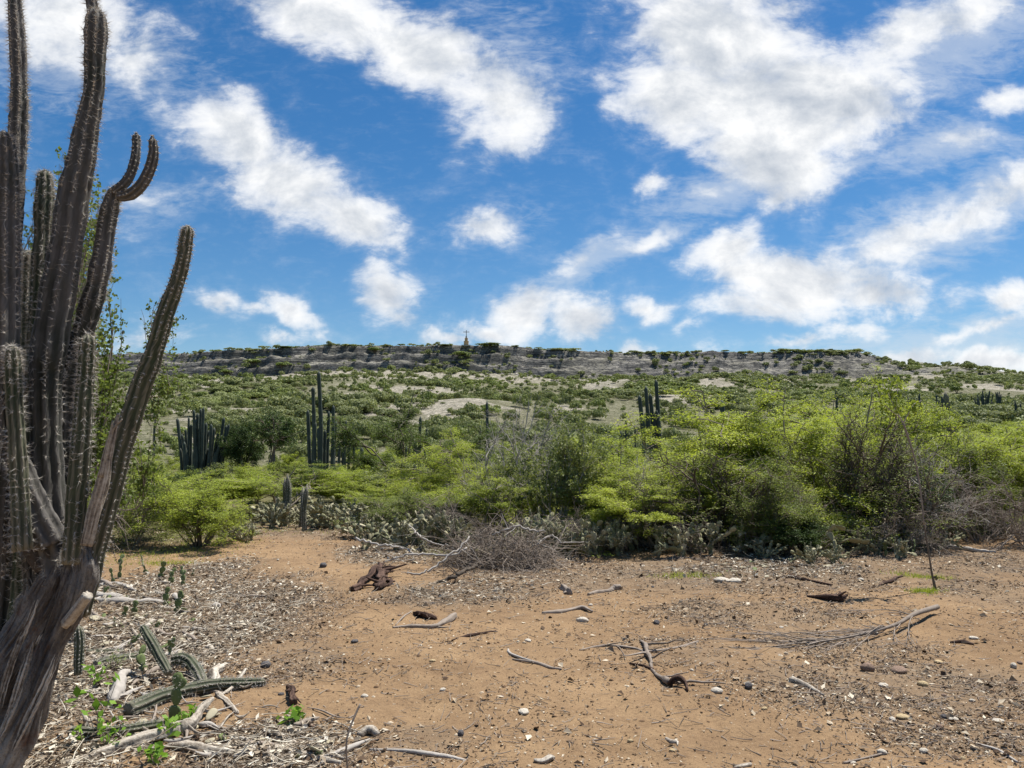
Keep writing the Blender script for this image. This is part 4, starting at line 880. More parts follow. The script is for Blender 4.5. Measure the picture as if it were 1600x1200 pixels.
far_cactus(762, 30, [(764, 626, 5, 761)], 'tall thin spiny column in front of the leafless shrub')
far_cactus(750, 31, [(751, 664, 4.5, 750)], 'short thin column left of the leafless shrub')
far_cactus(1016, 34, [(1007, 617, 6.5, 999), (1014, 603, 6.5, 1009), (1019, 615, 6.5, 1016), (1024, 646, 6, 1023), (1027, 640, 5.5, 1026), (1031, 593, 6.5, 1025), (1028, 646, 5, 1029)], 'cluster of tall smooth columns rising over the bright canopy')
far_cactus(978, 34, [(977, 655, 4.5, 978), (970, 673, 4.5, 970), (992, 664, 3, 992)], 'small group of short columns left of the tall smooth cluster')
far_cactus(1128, 30, [(1129, 625, 8, 1128)], 'single stubby column on the canopy line')
far_cactus(1307, 30, [(1308, 608, 4, 1307)], 'lone thin column above the right canopy')
far_cactus(1484, 19, [(1486, 611, 9, 1477), (1490, 650, 16, 1486)], 'thick dark columns wrapped in vine behind the bright thorn tree', mat=CACT_G)
def clump(u0, u1, vlo, vhi, n, seed):
    q = random.Random(seed); o = []; c = (u0 + u1) / 2
    for i in range(n):
        ut = q.uniform(u0, u1); e = abs(ut - c) / ((u1 - u0) / 2); o.append((c + (ut - c) * .5, vlo + (vhi - vlo) * (q.uniform(0, .55) + .35 * e), q.uniform(1.7, 2.6), ut))
    return o
far_cactus(1538, 72, clump(1518, 1556, 600, 650, 26, 1), 'dense fan of thin columns on the right hillside', 'cactus fans on the right hillside') 
far_cactus(1560, 80, clump(1548, 1572, 605, 640, 11, 2), 'loose fan of thin columns touching the dense fan')
far_cactus(1592, 66, clump(1578, 1604, 617, 668, 18, 3), 'fan of thin columns at the right edge')
far_cactus(1510, 76, clump(1500, 1520, 620, 650, 9, 4), 'small group of thin columns left of the dense fan')
far_cactus(1437, 80, clump(1428, 1444, 612, 640, 7, 5), 'small group of columns right of the sapling leaves')
far_cactus(1468, 78, clump(1458, 1478, 612, 640, 8, 6), 'small group of columns left of the thick vine wrapped column')
far_cactus(243, 60, clump(240, 247, 640, 680, 3, 7), 'thin columns beside the leaning slender stem')
far_cactus(449, 16.3, [(444, 747, 7.5, 445), (449, 741, 8, 449), (453, 755, 7.5, 454)], 'three short bristly columns of cactus growing together', mat=CACT_G, spn=True)
far_cactus(477, 15.4, [(474, 761, 7.5, 474), (480, 757, 8, 480)], 'pair of short bristly columns among the pale prickly pears', mat=CACT_G, spn=True)
# crooked dark tree near the thicket
pl('crooked', 422, 44, 645, 100, 'crooked dark leaved tree right of the cactus thicket', None, 'crooked_tree', 'tree')
pl('dense', 380, 46, 668, 60, 'dark bush between the cactus thicket and the crooked tree', None, 'dense_bush')
print('cacti done')

# ------------------------------------------------------------------ prickly pears
def padmat(name, stops):
    m, t = newmat(name); p = t.n('ShaderNodeTexCoord').outputs['Object']; geo = t.n('ShaderNodeNewGeometry'); n = t.noise(p, 14, 4, .6)
    f = t.math('ADD', t.math('MULTIPLY', geo.outputs['Random Per Island'], .7), t.math('MULTIPLY', n, .3)); return finish(m, t, t.ramp(f, stops), .75, n, .4, .01, .25)
PAD = padmat('prickly pear pad', [(0, (.11, .12, .07)), (.45, (.205, .200, .105)), (.75, (.33, .305, .185)), (.92, (.50, .44, .31)), (1, (.28, .18, .11))])
PAD_G = padmat('green pad', [(0, (.055, .085, .032)), (.5, (.12, .155, .055)), (1, (.23, .25, .11))])
PAD_DEAD = padmat('dry pad', [(0, (.20, .155, .10)), (.5, (.36, .32, .22)), (1, (.52, .47, .34))])
def pad_template(nu=8, nv=7):
    """egg-shaped flattened pad, base at origin, grows along +z, flat in y"""
    V = []; F4 = []
    for i in range(nv + 1):
        t = i / nv; zz = (1 - math.cos(PI * t)) / 2; wd = math.sin(PI * t) ** .75 * (.30 + .16 * zz) if 0 < i < nv else .02
        for j in range(nu):
            a = 2 * PI * j / nu; V.append((wd * math.cos(a), wd * .17 * math.sin(a) * (1.1 if 1 else 1), zz))
    for i in range(nv):
        for j in range(nu): F4.append((i * nu + j, i * nu + (j + 1) % nu, (i + 1) * nu + (j + 1) % nu, (i + 1) * nu + j))
    return np.array(V), np.array(F4)
PT, PF = pad_template(); PTL, PFL = pad_template(6, 4)
def rotm(ax, a):
    ax = np.asarray(ax, float) / np.linalg.norm(ax); K = np.array([[0, -ax[2], ax[1]], [ax[2], 0, -ax[0]], [-ax[1], ax[0], 0]]); return np.eye(3) + math.sin(a) * K + (1 - math.cos(a)) * K @ K
def opuntia(seed, levels=4, size=.13, roots=3, sprawl=.3, child=(1, 3)):
    """list of (origin, 3x3 frame, length)"""
    q = random.Random(seed); out = []
    def rec(o, M, L, lv):
        out.append((o, M, L))
        if lv <= 0: return
        for _ in range(q.randint(*child)):
            a = q.uniform(-1.0, 1.0); zz = .5 + .5 * math.cos(a * .8); p = o + M @ np.array((math.sin(a) * .36 * L, 0, L * zz * .97))
            M2 = M @ rotm((0, 1, 0), a * q.uniform(.5, .9)) @ rotm((0, 0, 1), q.uniform(-1.3, 1.3)) @ rotm((1, 0, 0), q.uniform(-.35, .35)); rec(p, M2, L * q.uniform(.8, 1.08), lv - 1)
    for k in range(roots):
        o = np.array((q.uniform(-1, 1) * sprawl, q.uniform(-1, 1) * sprawl, -.02)); M = rotm((0, 0, 1), q.uniform(0, 6.28)) @ rotm((1, 0, 0), q.uniform(-.4, .4)) @ rotm((0, 1, 0), q.uniform(-.4, .4)); rec(o, M, size * q.uniform(.8, 1.2), q.randint(max(1, levels - 1), levels))
    return [p for p in out if p[0][2] > -.1]
def pads_geo(pads, V0, F0):
    g = Geo()
    for (o, M, L) in pads: g.add((V0 * L) @ M.T + o, F0)
    return g
def pad_spines(rng, pads, n=14, ln=.018):
    c = []; d = []
    for (o, M, L) in pads:
        t = rng.uniform(.1, 1, n); sx = rng.uniform(-.4, .4, n) * np.sin(PI * t) ** .6; sy = rng.choice([-.06, .06], n); c.append((np.stack([sx, sy, t], -1) * L) @ M.T + o); d.append(np.stack([sx * 1.5, sy * 12, (t - .4)], -1) @ M.T)
    c = np.concatenate(c); d = norm(np.concatenate(d) + rng.normal(size=c.shape) * .3); s = norm(np.cross(d, rng.normal(size=c.shape))) * .0012; k = len(c)
    V = np.stack([c + s, c - s, c + d * ln], 1).reshape(-1, 3); g = Geo(); g.add(V, np.arange(3 * k).reshape(-1, 3), 0, False); return g
OP = []
for i in range(6):
    pp = opuntia(300 + i, 5, .095, 4, .05, (1, 2)); g = pads_geo(pp, PTL, PFL); sp_ = pad_spines(np.random.default_rng(i), pp, 8, .03)
    g.V += sp_.V; g.F += [f + g.n for f in sp_.F]; g.M += [np.full(len(f), 1) for f in sp_.F]; g.S += sp_.S; g.n += sp_.n
    OP.append(g.build('prickly_pear', [PAD, SPINE], link=False))
def opat(n, u0, u1, v0, v1, seed, where, sc=(.8, 1.3)):
    q = random.Random(seed)
    for i in range(n):
        u = q.uniform(u0, u1); v = q.uniform(v0, v1); p = G(u, v); s = q.uniform(*sc)
        o = inst('prickly_pear', OP[q.randrange(6)], None, (p[0], p[1], gz(p[0], p[1])), q.uniform(0, 6.28), (s, s, s * q.uniform(.8, 1.1)))
        e = ('left', 'middle', 'right')[min(2, int(3 * (u - u0) / (u1 - u0)))]; rw = 'front' if v > (v0 + v1) / 2 else 'back'
        tag(o, f'grey prickly pear, {rw} {e} of the {where}', 'cactus', f'prickly pears, {rw} {e} of the {where}')
opat(46, 400, 565, 808, 828, 1, 'low patch at the far end of the clearing', (.8, 1.25))
opat(46, 565, 730, 815, 862, 2, 'patch left of and behind the brush pile', (.9, 1.35))
opat(20, 790, 930, 838, 872, 3, 'patch right of the brush pile', (.9, 1.3))
opat(52, 900, 1290, 822, 872, 4, 'shade under the big thicket', (.9, 1.5))
opat(10, 340, 400, 828, 850, 5, 'edge beside the fan shaped bush', (.6, 1.0))
opat(6, 1180, 1330, 872, 884, 6, 'pale pads in front of the dense bush', (.5, .8))
opat(10, 1340, 1470, 858, 874, 7, 'edge beside the sapling', (.6, 1.0))

# the near prickly pears left: every pad its own part
def near_op(u, v, pads, label, mat=PAD_G):
    p = G(u, v); r = empty('prickly_pear', (p[0], p[1], gz(p[0], p[1]))); tag(r, label, 'cactus', 'prickly pears beside the big cactus')
    rng = np.random.default_rng(int(u + v))
    for k in pads:
        g = pads_geo([k], PT, PF); o = g.build('pad', mat, r); pad_spines(rng, [k], 26, .016).build('spines', SPINE, o)
def chain(seed, n, L, lean=0.): 
    q = random.Random(seed); out = []; o = np.array((0, 0, -.02)); M = rotm((0, 0, 1), q.uniform(-.7, .7)) @ rotm((0, 1, 0), lean)
    for i in range(n):
        out.append((o, M, L)); o = o + M @ np.array((0, 0, L * .96)); M = M @ rotm((0, 1, 0), q.uniform(-.4, .4)) @ rotm((0, 0, 1), q.uniform(-.8, .8)) @ rotm((1, 0, 0), q.uniform(-.25, .25)); L *= q.uniform(.8, 1.1)
        if q.random() < .4 and i: out.append((o, M @ rotm((0, 1, 0), .8), L * .8))
    return out
NOP = [(186, 905, 3, .13, .1, 'two-armed prickly pear nearest the left side of the clearing edge'), (178, 912, 3, .12, -.3, 'leaning prickly pear with narrow pads close to the trunk'), (250, 905, 3, .12, .1, 'tallest thin prickly pear in the row beside the litter'),
       (268, 912, 2, .12, -.1, 'short upright prickly pear in the row by the path'), (285, 915, 3, .11, .1, 'right end prickly pear of the row by the path'), (300, 900, 2, .09, .2, 'small prickly pear behind the end of the row'), (228, 900, 4, .12, -.15, 'prickly pear with a long thin pad chain'),
       (275, 955, 3, .12, .15, 'dark pad pair right of the yellow fallen pads'), (260, 945, 2, .12, -.1, 'round pad standing among the grey chips'), (210, 955, 2, .12, .0, 'dark round pad left of the fallen green stem'), (192, 962, 2, .11, .3, 'low prickly pear on the chips below the row'),
       (265, 1030, 3, .09, 0, 'thin upright pads right of the fallen green stem'), (222, 1055, 2, .11, .1, 'round pad standing left of the arching fallen stem'), (272, 1125, 3, .13, .05, 'tall narrow pad standing in front of the long fallen stem'), (240, 985, 2, .08, .3, 'small round pads beside the tip of the fallen stem'),
       (180, 980, 2, .08, -.3, 'little yellow green pads on the chips'), (200, 1010, 2, .09, .4, 'small tilted pads above the fallen ribbed stems'), (498, 1185, 1, .07, 0, 'single tiny upright pad among the bleached sticks'), (160, 930, 2, .10, .4, 'tilted pale pads right of the sawn branch'),
       (1385, 868, 3, .16, -.2, 'yellow green two-armed pad chain left of the sapling'), (1425, 868, 3, .15, .5, 'yellow green pad chain leaning right towards the sapling')]
for i, (u, v, n, L, ln, lb) in enumerate(NOP): near_op(u, v, chain(i + 3, n, L * (.72 if v < 1100 else .85), ln), lb)
# big arching dry pads by the dense bush
near_op(1308, 870, [(np.array((0, 0, 0.)), rotm((0, 1, 0), -.15) @ rotm((0, 0, 1), .9), .26), (np.array((-.04, 0, .24)), rotm((0, 1, 0), -.6) @ rotm((0, 0, 1), .5), .17), (np.array((.02, .0, .20)), rotm((0, 1, 0), 1.2) @ rotm((0, 0, 1), 1.2), .17), (np.array((.17, 0, .26)), rotm((0, 1, 0), 1.75) @ rotm((0, 0, 1), 1.0), .19), (np.array((.35, 0, .22)), rotm((0, 1, 0), 1.5) @ rotm((0, 0, 1), .8), .14), (np.array((-.13, 0, .37)), rotm((0, 1, 0), .9) @ rotm((0, 0, 1), .7), .16), (np.array((0, 0, .46)), rotm((0, 1, 0), 2.0) @ rotm((0, 0, 1), .9), .14)], 'arching pale dry prickly pear pads right of the dense bush', PAD)
# fallen dry pads
q = random.Random(12)
PADM = pads_geo([(np.zeros(3), rotm((1, 0, 0), 1.45), .13)], PT, PF).build('fallen_pad', PAD_DEAD, link=False)
PADM2 = pads_geo([(np.zeros(3), rotm((1, 0, 0), 1.3) @ rotm((0, 0, 1), .3), .12)], PT, PF).build('fallen_pad', PAD_G, link=False)
for (u0, u1, v0, v1, n, wh) in ((150, 300, 925, 985, 34, 'on the chips beside the big cactus'), (1120, 1330, 878, 902, 26, 'in front of the dense bush'), (140, 330, 990, 1150, 22, 'between the fallen cactus stems'), (560, 720, 850, 880, 14, 'left of the brush pile'), (400, 560, 824, 834, 14, 'at the far end of the clearing'), (300, 520, 1120, 1190, 12, 'among the bleached sticks')):
    for i in range(n):
        p = G(q.uniform(u0, u1), q.uniform(v0, v1)); s = q.uniform(.35, .85); s = (s * q.uniform(.6, 1), s, s); o = inst('fallen_pad', PADM if q.random() < .8 else PADM2, None, (p[0], p[1], gz(p[0], p[1]) + .012), q.uniform(0, 6.28), s)
        o.rotation_euler = (q.uniform(-.45, .45), q.uniform(-.45, .45), q.uniform(0, 6.28)); tag(o, f'dry fallen prickly pear pad lying {wh}', 'cactus pad', f'fallen pads {wh}')

# ------------------------------------------------------------------ fallen cactus stems
def fallen(tr, label, ribs=8, mat=CACT_G, seed=0, ln=.02, name='fallen_cactus_stem', spn=True):
    """tr: (u, v, width px, lift m)"""
    P = []; r = []
    for (u, v, w_, lf) in tr:
        g0 = G(u, v); rr = w_ / F * g0[1] / 2; P.append((g0[0], g0[1], gz(g0[0], g0[1]) + rr * .8 + lf)); r.append(rr)
    P = np.array(P); c = P[len(P) // 2].copy(); c[2] = 0; (V, Fq, Ft), cr, ou, T = ribbed(P - c, np.array(r), ribs, .24, phase=seed * .4); g = Geo(); g.add(V, Fq); g.add(np.zeros((0, 3)), Ft - g.n)
    ro = empty(name, c); tag(ro, label, 'cactus stem'); st = g.build('stem', mat, ro)
    if spn: spines(np.random.default_rng(seed), cr, ou, T, 7, ln, .0018).build('spines', SPINE, st)
    return ro
gA = G(262, 1052); 
fallen([(415, 1073, 12, 0), (380, 1077, 16, 0), (340, 1082, 18, .01), (300, 1088, 20, .01), (250, 1100, 22, 0), (200, 1118, 22, 0)][::-1], 'long fallen ribbed cactus stem pointing right', seed=3, ln=.026)
fallen([(318, 1078, 16, 0), (305, 1062, 18, .02), (288, 1056, 18, .06), (268, 1056, 16, .06)][::-1], 'short arched cactus stem lying behind the long fallen stem', seed=4, ln=.026)
fallen([(255, 1140, 18, 0), (210, 1146, 18, 0), (160, 1147, 18, 0), (105, 1148, 18, 0)], 'dark fallen cactus stem in the shade beside the trunk', seed=5, ln=.024)
fallen([(148, 1050, 14, 0), (170, 1043, 16, 0), (200, 1034, 15, 0), (228, 1024, 10, 0)], 'ribbed half dry stem lying left of the tilted one', seed=6)
fallen([(134, 1024, 12, 0), (165, 1021, 12, 0), (196, 1019, 9, 0)], 'thin dry stem lying behind the half dry one', seed=7)
# the tilted upright piece and the standing stub
def upright(tr, y, label, seed, mat=CACT_G):
    P = np.array([W(u, v, y_) for (u, v, w_, y_) in tr]); r = np.array([w_ / F * y_ / 2 for (u, v, w_, y_) in tr]); c = P[0].copy(); c[2] = 0
    (V, Fq, Ft), cr, ou, T = ribbed(P - c, r, 8, .22, phase=.2); g = Geo(); g.add(V, Fq); g.add(np.zeros((0, 3)), Ft - g.n); ro = empty('cactus_shoot', c); tag(ro, label, 'cactus stem'); st = g.build('stem', mat, ro)
    spines(np.random.default_rng(seed), cr, ou, T, 6, .014, .0016).build('spines', SPINE, st)
upright([(264, 1052, 13, 5.35), (252, 1030, 15, 5.42), (238, 1005, 15, 5.5), (226, 985, 14, 5.58), (221, 978, 11, 5.6)], 5.5, 'green cactus stem propped up and leaning left over the litter', 11)
upright([(122, 1054, 12, 5.4), (123, 1030, 14, 5.4), (124, 1000, 14, 5.4), (122, 977, 12, 5.4)], 5.4, 'short dark standing cactus stub right of the trunk', 12)

# ------------------------------------------------------------------ wood on the ground
def stick(tr, label, mat=BARK_BROWN, seed=0, name='stick', cat='stick', forks=0, amp=.3, group=None, sides=7, rough=1.0):
    P = []; r = []
    for q_ in tr:
        u, v, w_ = q_[:3]; lf = q_[3] if len(q_) > 3 else 0; g0 = G(u, v); rr = w_ / F * g0[1] / 2; P.append((g0[0], g0[1], gz(g0[0], g0[1]) + rr * .7 + lf)); r.append(rr)
    P = np.array(P); c = P.mean(0); c[2] = 0; rng = np.random.default_rng(seed + 50)
    L = np.sum(np.linalg.norm(np.diff(P, axis=0), axis=1)); m = max(8, int(L / .02)); Q = spline(np.column_stack([P - c, r]), m); kk = np.arange(m) * .13; wv_ = np.stack([vn(kk, kk * 0, seed + q2) - .5 for q2 in (11, 12, 13)], -1); Q[:, :3] += (rng.normal(size=(m, 3)) * .12 + wv_ * 2.0) * np.array((1, 1, .3)) * np.median(r) * rough; Q[:, 3] *= .75 + .5 * vn(kk * 2, kk * 0, seed + 17)
    if np.median(r) > .012: sides = 16
    gr_ = grain(m, sides, seed); gn = gnarl(seed, amp); G2 = gr_.reshape(m, sides)
    g = Geo(); V, Fq, Ft = tube1(Q[:, :3], np.maximum(Q[:, 3], .002), sides, lambda i, ph: gn(i, ph) + (G2 - .5) * .4); g.add(V, Fq); g.add(np.zeros((0, 3)), Ft - g.n); g.g = gr_
    for k in range(forks):
        i = rng.integers(2, m - 1); d = norm((Q[min(i + 1, m - 1), :3] - Q[i, :3])[None])[0]; a = rng.uniform(.5, 1.1) * rng.choice([-1, 1]); d2 = np.array((d[0] * math.cos(a) - d[1] * math.sin(a), d[0] * math.sin(a) + d[1] * math.cos(a), rng.uniform(-.02, .25)))
        b = grow(rng, Q[i:i + 1, :3], norm(d2[None]), np.array([L * rng.uniform(.12, .35)]), 6, .15, (0, 0, -.03)); b[..., 2] = np.maximum(b[..., 2], .004); V, Fq = tubes(b, np.linspace(.6, .2, 6)[None] * max(Q[i, 3], .003), 4); g.add(V, Fq)
    o = g.build(name, mat); o.location = c; tag(o, label, cat, group); return o
stick([(98, 1197, 13), (140, 1186, 14, .01), (200, 1168, 16, .02), (262, 1154, 17, .02), (295, 1143, 15, .02), (312, 1128, 11, .05), (327, 1119, 5, .08)], 'long bleached branch lying across the lower left corner', BARK_PALE, 1, 'fallen_branch', 'branch')
stick([(262, 1167, 8), (300, 1172, 12), (350, 1180, 12), (395, 1172, 6)], 'flat bleached slab of wood below the long branch', BARK_PALE, 2, 'fallen_branch', 'branch')
stick([(300, 1166, 5), (350, 1167, 7), (400, 1168, 6)], 'thin bleached stick behind the flat slab', BARK_PALE, 3)
stick([(400, 1160, 6), (415, 1175, 9), (432, 1199, 9)], 'bleached stick running down to the bottom edge', BARK_PALE, 4)
stick([(404, 1163, 7), (440, 1172, 8), (490, 1184, 8), (530, 1198, 6)], 'long straight bleached stick pointing to the bottom edge', BARK_PALE, 5)
stick([(403, 1138, 5), (425, 1148, 9), (450, 1155, 9), (468, 1162, 5)], 'rounded pale stick above the straight one', BARK_PALE, 6)
stick([(452, 1160, 6), (456, 1178, 7), (455, 1199, 7)], 'short pale peg crossing the straight stick', BARK_PALE, 7)
stick([(144, 931, 8), (165, 936, 11), (190, 936, 8)], 'dry grey stem lying beside the sawn branch', BARK_GREY, 8)
stick([(145, 939, 8), (190, 943, 10), (230, 941, 8), (255, 942, 4)], 'long dry grey stem lying behind the yellow pads', BARK_GREY, 9)
stick([(150, 916, 5), (185, 915, 7), (210, 925, 5)], 'thin dry stem with a bent end near the trunk', BARK_GREY, 10)
stick([(345, 1095, 3), (365, 1080, 5, .02), (384, 1065, 4, .06)], 'pale splinter standing across the long fallen stem', BARK_PALE, 11)
stick([(330, 1080, 14), (338, 1066, 17, .01), (345, 1055, 10)], 'pale broken cactus core behind the long fallen stem', BARK_PALE, 12, 'wood_chunk', 'wood')
stick([(335, 1092, 7), (355, 1103, 8), (372, 1120, 5)], 'flat pale splinter below the fallen stem', BARK_PALE, 13)
stick([(176, 1100, 12), (182, 1085, 18, .02), (192, 1072, 14, .04), (195, 1066, 6, .05)], 'ribbed grey dry cactus chunk', BARK_GREY, 14, 'wood_chunk', 'wood')
stick([(282, 1070, 4), (310, 1080, 5), (355, 1090, 3)], 'thin stick between the fallen stems', BARK_BROWN, 15)
stick([(303, 928, 3), (316, 950, 4)], 'short dark twig where the litter meets the dirt', BARK, 16)
stick([(343, 943, 4), (362, 925, 3)], 'thin diagonal dark twig on the dirt', BARK, 17)
stick([(362, 932, 3), (400, 932, 4), (440, 930, 3)], 'long thin twig lying level on the dirt', BARK_BROWN, 18)
stick([(551, 921, 7), (570, 912, 9, .02), (588, 902, 10, .05), (598, 900, 8, .05)], 'dark red brown root with a pointed end', BARK_DARK, 19, 'root_stump', 'root', forks=4, amp=.6)
stick([(590, 921, 9), (597, 908, 15, .03), (592, 896, 6, .10)], 'dark knob of the root lying on bare dirt', BARK_DARK, 20, 'root_stump', 'root', forks=9, amp=.8)
stick([(585, 918, 6), (605, 915, 6), (612, 908, 4, .02)], 'short dark root end right of the knob', BARK_DARK, 21, 'root_stump', 'root')
stick([(612, 984, 3), (640, 980, 5), (675, 981, 6), (695, 974, 9), (711, 966, 9, .02)], 'bent stick with a thick dark end near the middle', BARK_BROWN, 22, 'stick', 'stick', 2)
stick([(645, 962, 4), (660, 966, 8, .01), (680, 970, 6)], 'black crumbled lump beside the bent stick', BARK_DARK, 23, 'wood_chunk', 'wood', 10, .9)
stick([(618, 978, 2), (630, 968, 3), (642, 958, 2)], 'thin pale twig left of the black lump', BARK_BROWN, 24)
stick([(705, 1001, 3), (730, 994, 5), (775, 988, 3)], 'dark knotted twig below the bent stick', BARK_DARK, 25, forks=2)
stick([(847, 959, 4), (880, 957, 6), (910, 953, 6), (928, 959, 3)], 'smooth bent stick lying on the dirt', BARK_BROWN, 26)
stick([(918, 928, 4), (945, 920, 7), (972, 919, 10)], 'curved stick with a thick end near the litter', BARK_BROWN, 27)
stick([(882, 920, 9), (893, 928, 10, .01)], 'small brown wood knob left of the curved stick', BARK_BROWN, 28, 'wood_chunk', 'wood', 2, .6)
stick([(800, 1032, 3), (835, 1038, 4), (862, 1045, 5), (878, 1049, 3)], 'long thin brown stick', BARK_BROWN, 29, forks=1)
stick([(795, 1018, 3), (800, 1027, 4), (840, 1038, 3)], 'pale crooked twig end', BARK_GREY, 30)
stick([(1004, 1005, 4), (1012, 1025, 7, .02), (1020, 1045, 5), (1033, 1062, 7), (1046, 1074, 9, .02)], 'forked branch with a dark tip on bare dirt', BARK_BROWN, 31, 'fallen_branch', 'branch', 5)
stick([(1046, 1075, 8), (1058, 1076, 8, .04), (1070, 1080, 7, .03), (1074, 1086, 4)], 'black arched tip of the forked branch', BARK_DARK, 32, 'fallen_branch', 'branch', 2)
stick([(985, 1041, 4), (1003, 1044, 4), (1020, 1049, 4)], 'dark side twig left of the forked branch', BARK_DARK, 33)
stick([(905, 1017, 3), (945, 1011, 4), (990, 1018, 4), (1010, 1022, 3), (1055, 1015, 3), (1092, 1003, 3)], 'long thin twig crossing behind the forked branch', BARK_BROWN, 34, forks=4)
stick([(1263, 933, 2), (1285, 938, 7, .01), (1308, 941, 10, .02), (1324, 938, 3, .04)], 'dark flat piece of wood with a pointed left end', BARK_DARK, 35, 'wood_chunk', 'wood', 4, .7)
stick([(1232, 900, 5), (1255, 907, 5), (1300, 915, 3)], 'dark stick in the litter near the thicket', BARK_DARK, 36)
stick([(1375, 916, 4), (1395, 908, 5), (1412, 901, 3)], 'reddish stick left of the sapling foot', BARK_DARK, 37)
stick([(1445, 852, 5), (1480, 857, 6), (1520, 862, 6), (1555, 864, 4)], 'long grey pole lying at the foot of the dead brushwood', BARK_GREY, 38)
stick([(1485, 1003, 4), (1505, 1003, 6), (1520, 1006, 3)], 'short straight dark stick right of the dry branch', BARK_DARK, 39)
stick([(835, 1184, 6), (850, 1184, 8), (862, 1180, 8, .01), (868, 1176, 5)], 'pale curved bark curl near the bottom edge', BARK_PALE, 40)
stick([(1040, 1152, 3), (1050, 1158, 5), (1059, 1160, 4), (1060, 1165, 2)], 'small angular pale twig near the bottom', BARK_PALE, 41)
stick([(1146, 1198, 5), (1172, 1193, 6)], 'white stick at the bottom edge', BARK_PALE, 42)
stick([(1320, 1192, 3), (1345, 1187, 4), (1380, 1178, 3)], 'thin dark stick near the lower right', BARK_BROWN, 43)
stick([(1525, 1164, 3), (1560, 1178, 4), (1590, 1194, 3)], 'long thin pale twig in the lower right corner', BARK_GREY, 44)
stick([(580, 1172, 4), (640, 1178, 5), (690, 1176, 6), (725, 1182, 3)], 'pale thin stick near the bottom centre left', BARK_GREY, 45)
stick([(560, 1148, 8), (575, 1144, 11, .01), (586, 1152, 10)], 'pale bent bark piece among the lower litter', BARK_PALE, 46)
stick([(1235, 1068, 7), (1250, 1074, 9), (1290, 1090, 3)], 'pale pointed splinter on the right side litter', BARK_PALE, 47)
stick([(452, 1075, 5), (458, 1092, 9, .04), (462, 1105, 9)], 'forked black twig stump above the bright green seedling', BARK_DARK, 48, 'twig_stump', 'wood', 5)
qs = random.Random(77)
for i in range(150):
    if i < 118: u, v = qs.gauss(210, 75), qs.uniform(905, 1185)
    else: u, v = qs.uniform(300, 560), qs.uniform(1110, 1190)
    if u < 120 + (1185 - v) * .02: continue
    L = qs.uniform(18, 75) * (v - 640) / 420; a = qs.gauss(0, .55); wv2 = 2.2 + 6 * qs.random() ** 2.2; du, dv = math.cos(a) * L / 2, math.sin(a) * L * .28
    wh = 'above the fallen green stems' if v < 1010 else 'among the fallen green stems' if v < 1120 and u < 300 else 'at the bottom left of the picture'
    cl = qs.choice(['pale', 'grey', 'brown']); mt = dict(pale=BARK_PALE, grey=BARK_GREY, brown=BARK_BROWN)[cl]
    stick([(u - du, v - dv, wv2 * .35, qs.uniform(0, .05)), (u - du * .4, v - dv * .4 + qs.uniform(-3, 3), wv2, .01), (u + du * .3, v + dv * .3 + qs.uniform(-4, 4), wv2 * .8, .01), (u + du, v + dv, wv2 * .2, qs.uniform(0, .04))], f'{cl} dry stick in the litter {wh}', mt, 200 + i, forks=qs.choice([0, 0, 1]), group=f'{cl} sticks in the litter {wh}')
# upright dry stalk, bottom
r0 = G(548, 1215); P = np.array([W(543, 1205, r0[1]), W(541, 1165, r0[1] - .02), W(546, 1140, r0[1]), W(556, 1115, r0[1] + .03), W(563, 1100, r0[1] + .05)]); c = P[0].copy(); c[2] = 0
g = Geo(); Q = spline(P - c, 16); V, Fq, Ft = tube1(Q, np.linspace(.0045, .006, 16), 6); g.add(V, Fq); g.add(np.zeros((0, 3)), Ft - g.n); o = g.build('dry_stalk', BARK_BROWN); o.location = c; tag(o, 'thin upright dry stalk at the bottom edge left of centre', 'stalk')

# flattened dry branch, right
p0 = G(1465, 958); rng = np.random.default_rng(4); tips = []
base = np.array([[G(1465, 958)[0], G(1465, 958)[1], .06], [G(1430, 975)[0], G(1430, 975)[1], .09], [G(1400, 985)[0], G(1400, 985)[1], .05], [G(1340, 1000)[0], G(1340, 1000)[1], .04], [G(1275, 1008)[0], G(1275, 1008)[1], .02]]); cen = base.mean(0).copy(); cen[2] = 0
base = base - cen; l0 = spline(base, 12)[None]; g = Geo(); V, Fq = tubes(l0, np.linspace(.026, .005, 12)[None], 7); g.add(V, Fq)
def axisdir(P_, D_):
    D_[:, 2] *= .15; D_[:, 0] -= .35; return norm(D_)
p, d, L = kids(rng, l0, 20, .10, (.2, .8), .85); l1 = grow(rng, p, axisdir(p, d), L, 7, .12, (0, 0, -.02)); p, d, L = kids(rng, l1, 6, .1, (.3, .9), .3); l2 = grow(rng, p, axisdir(p, d), L, 5, .15, (0, 0, 0))
for l, r_ in ((l1, .006), (l2, .003)):
    l[..., 2] = np.clip(l[..., 2], .01, .16); V, Fq = tubes(l, np.tile(np.linspace(r_, r_ * .4, l.shape[1]), (len(l), 1)), 4); g.add(V, Fq)
o = g.build('dry_branch', BARK_BROWN); o.location = cen; tag(o, 'flattened dry twiggy branch lying on the dirt at the right', 'branch')

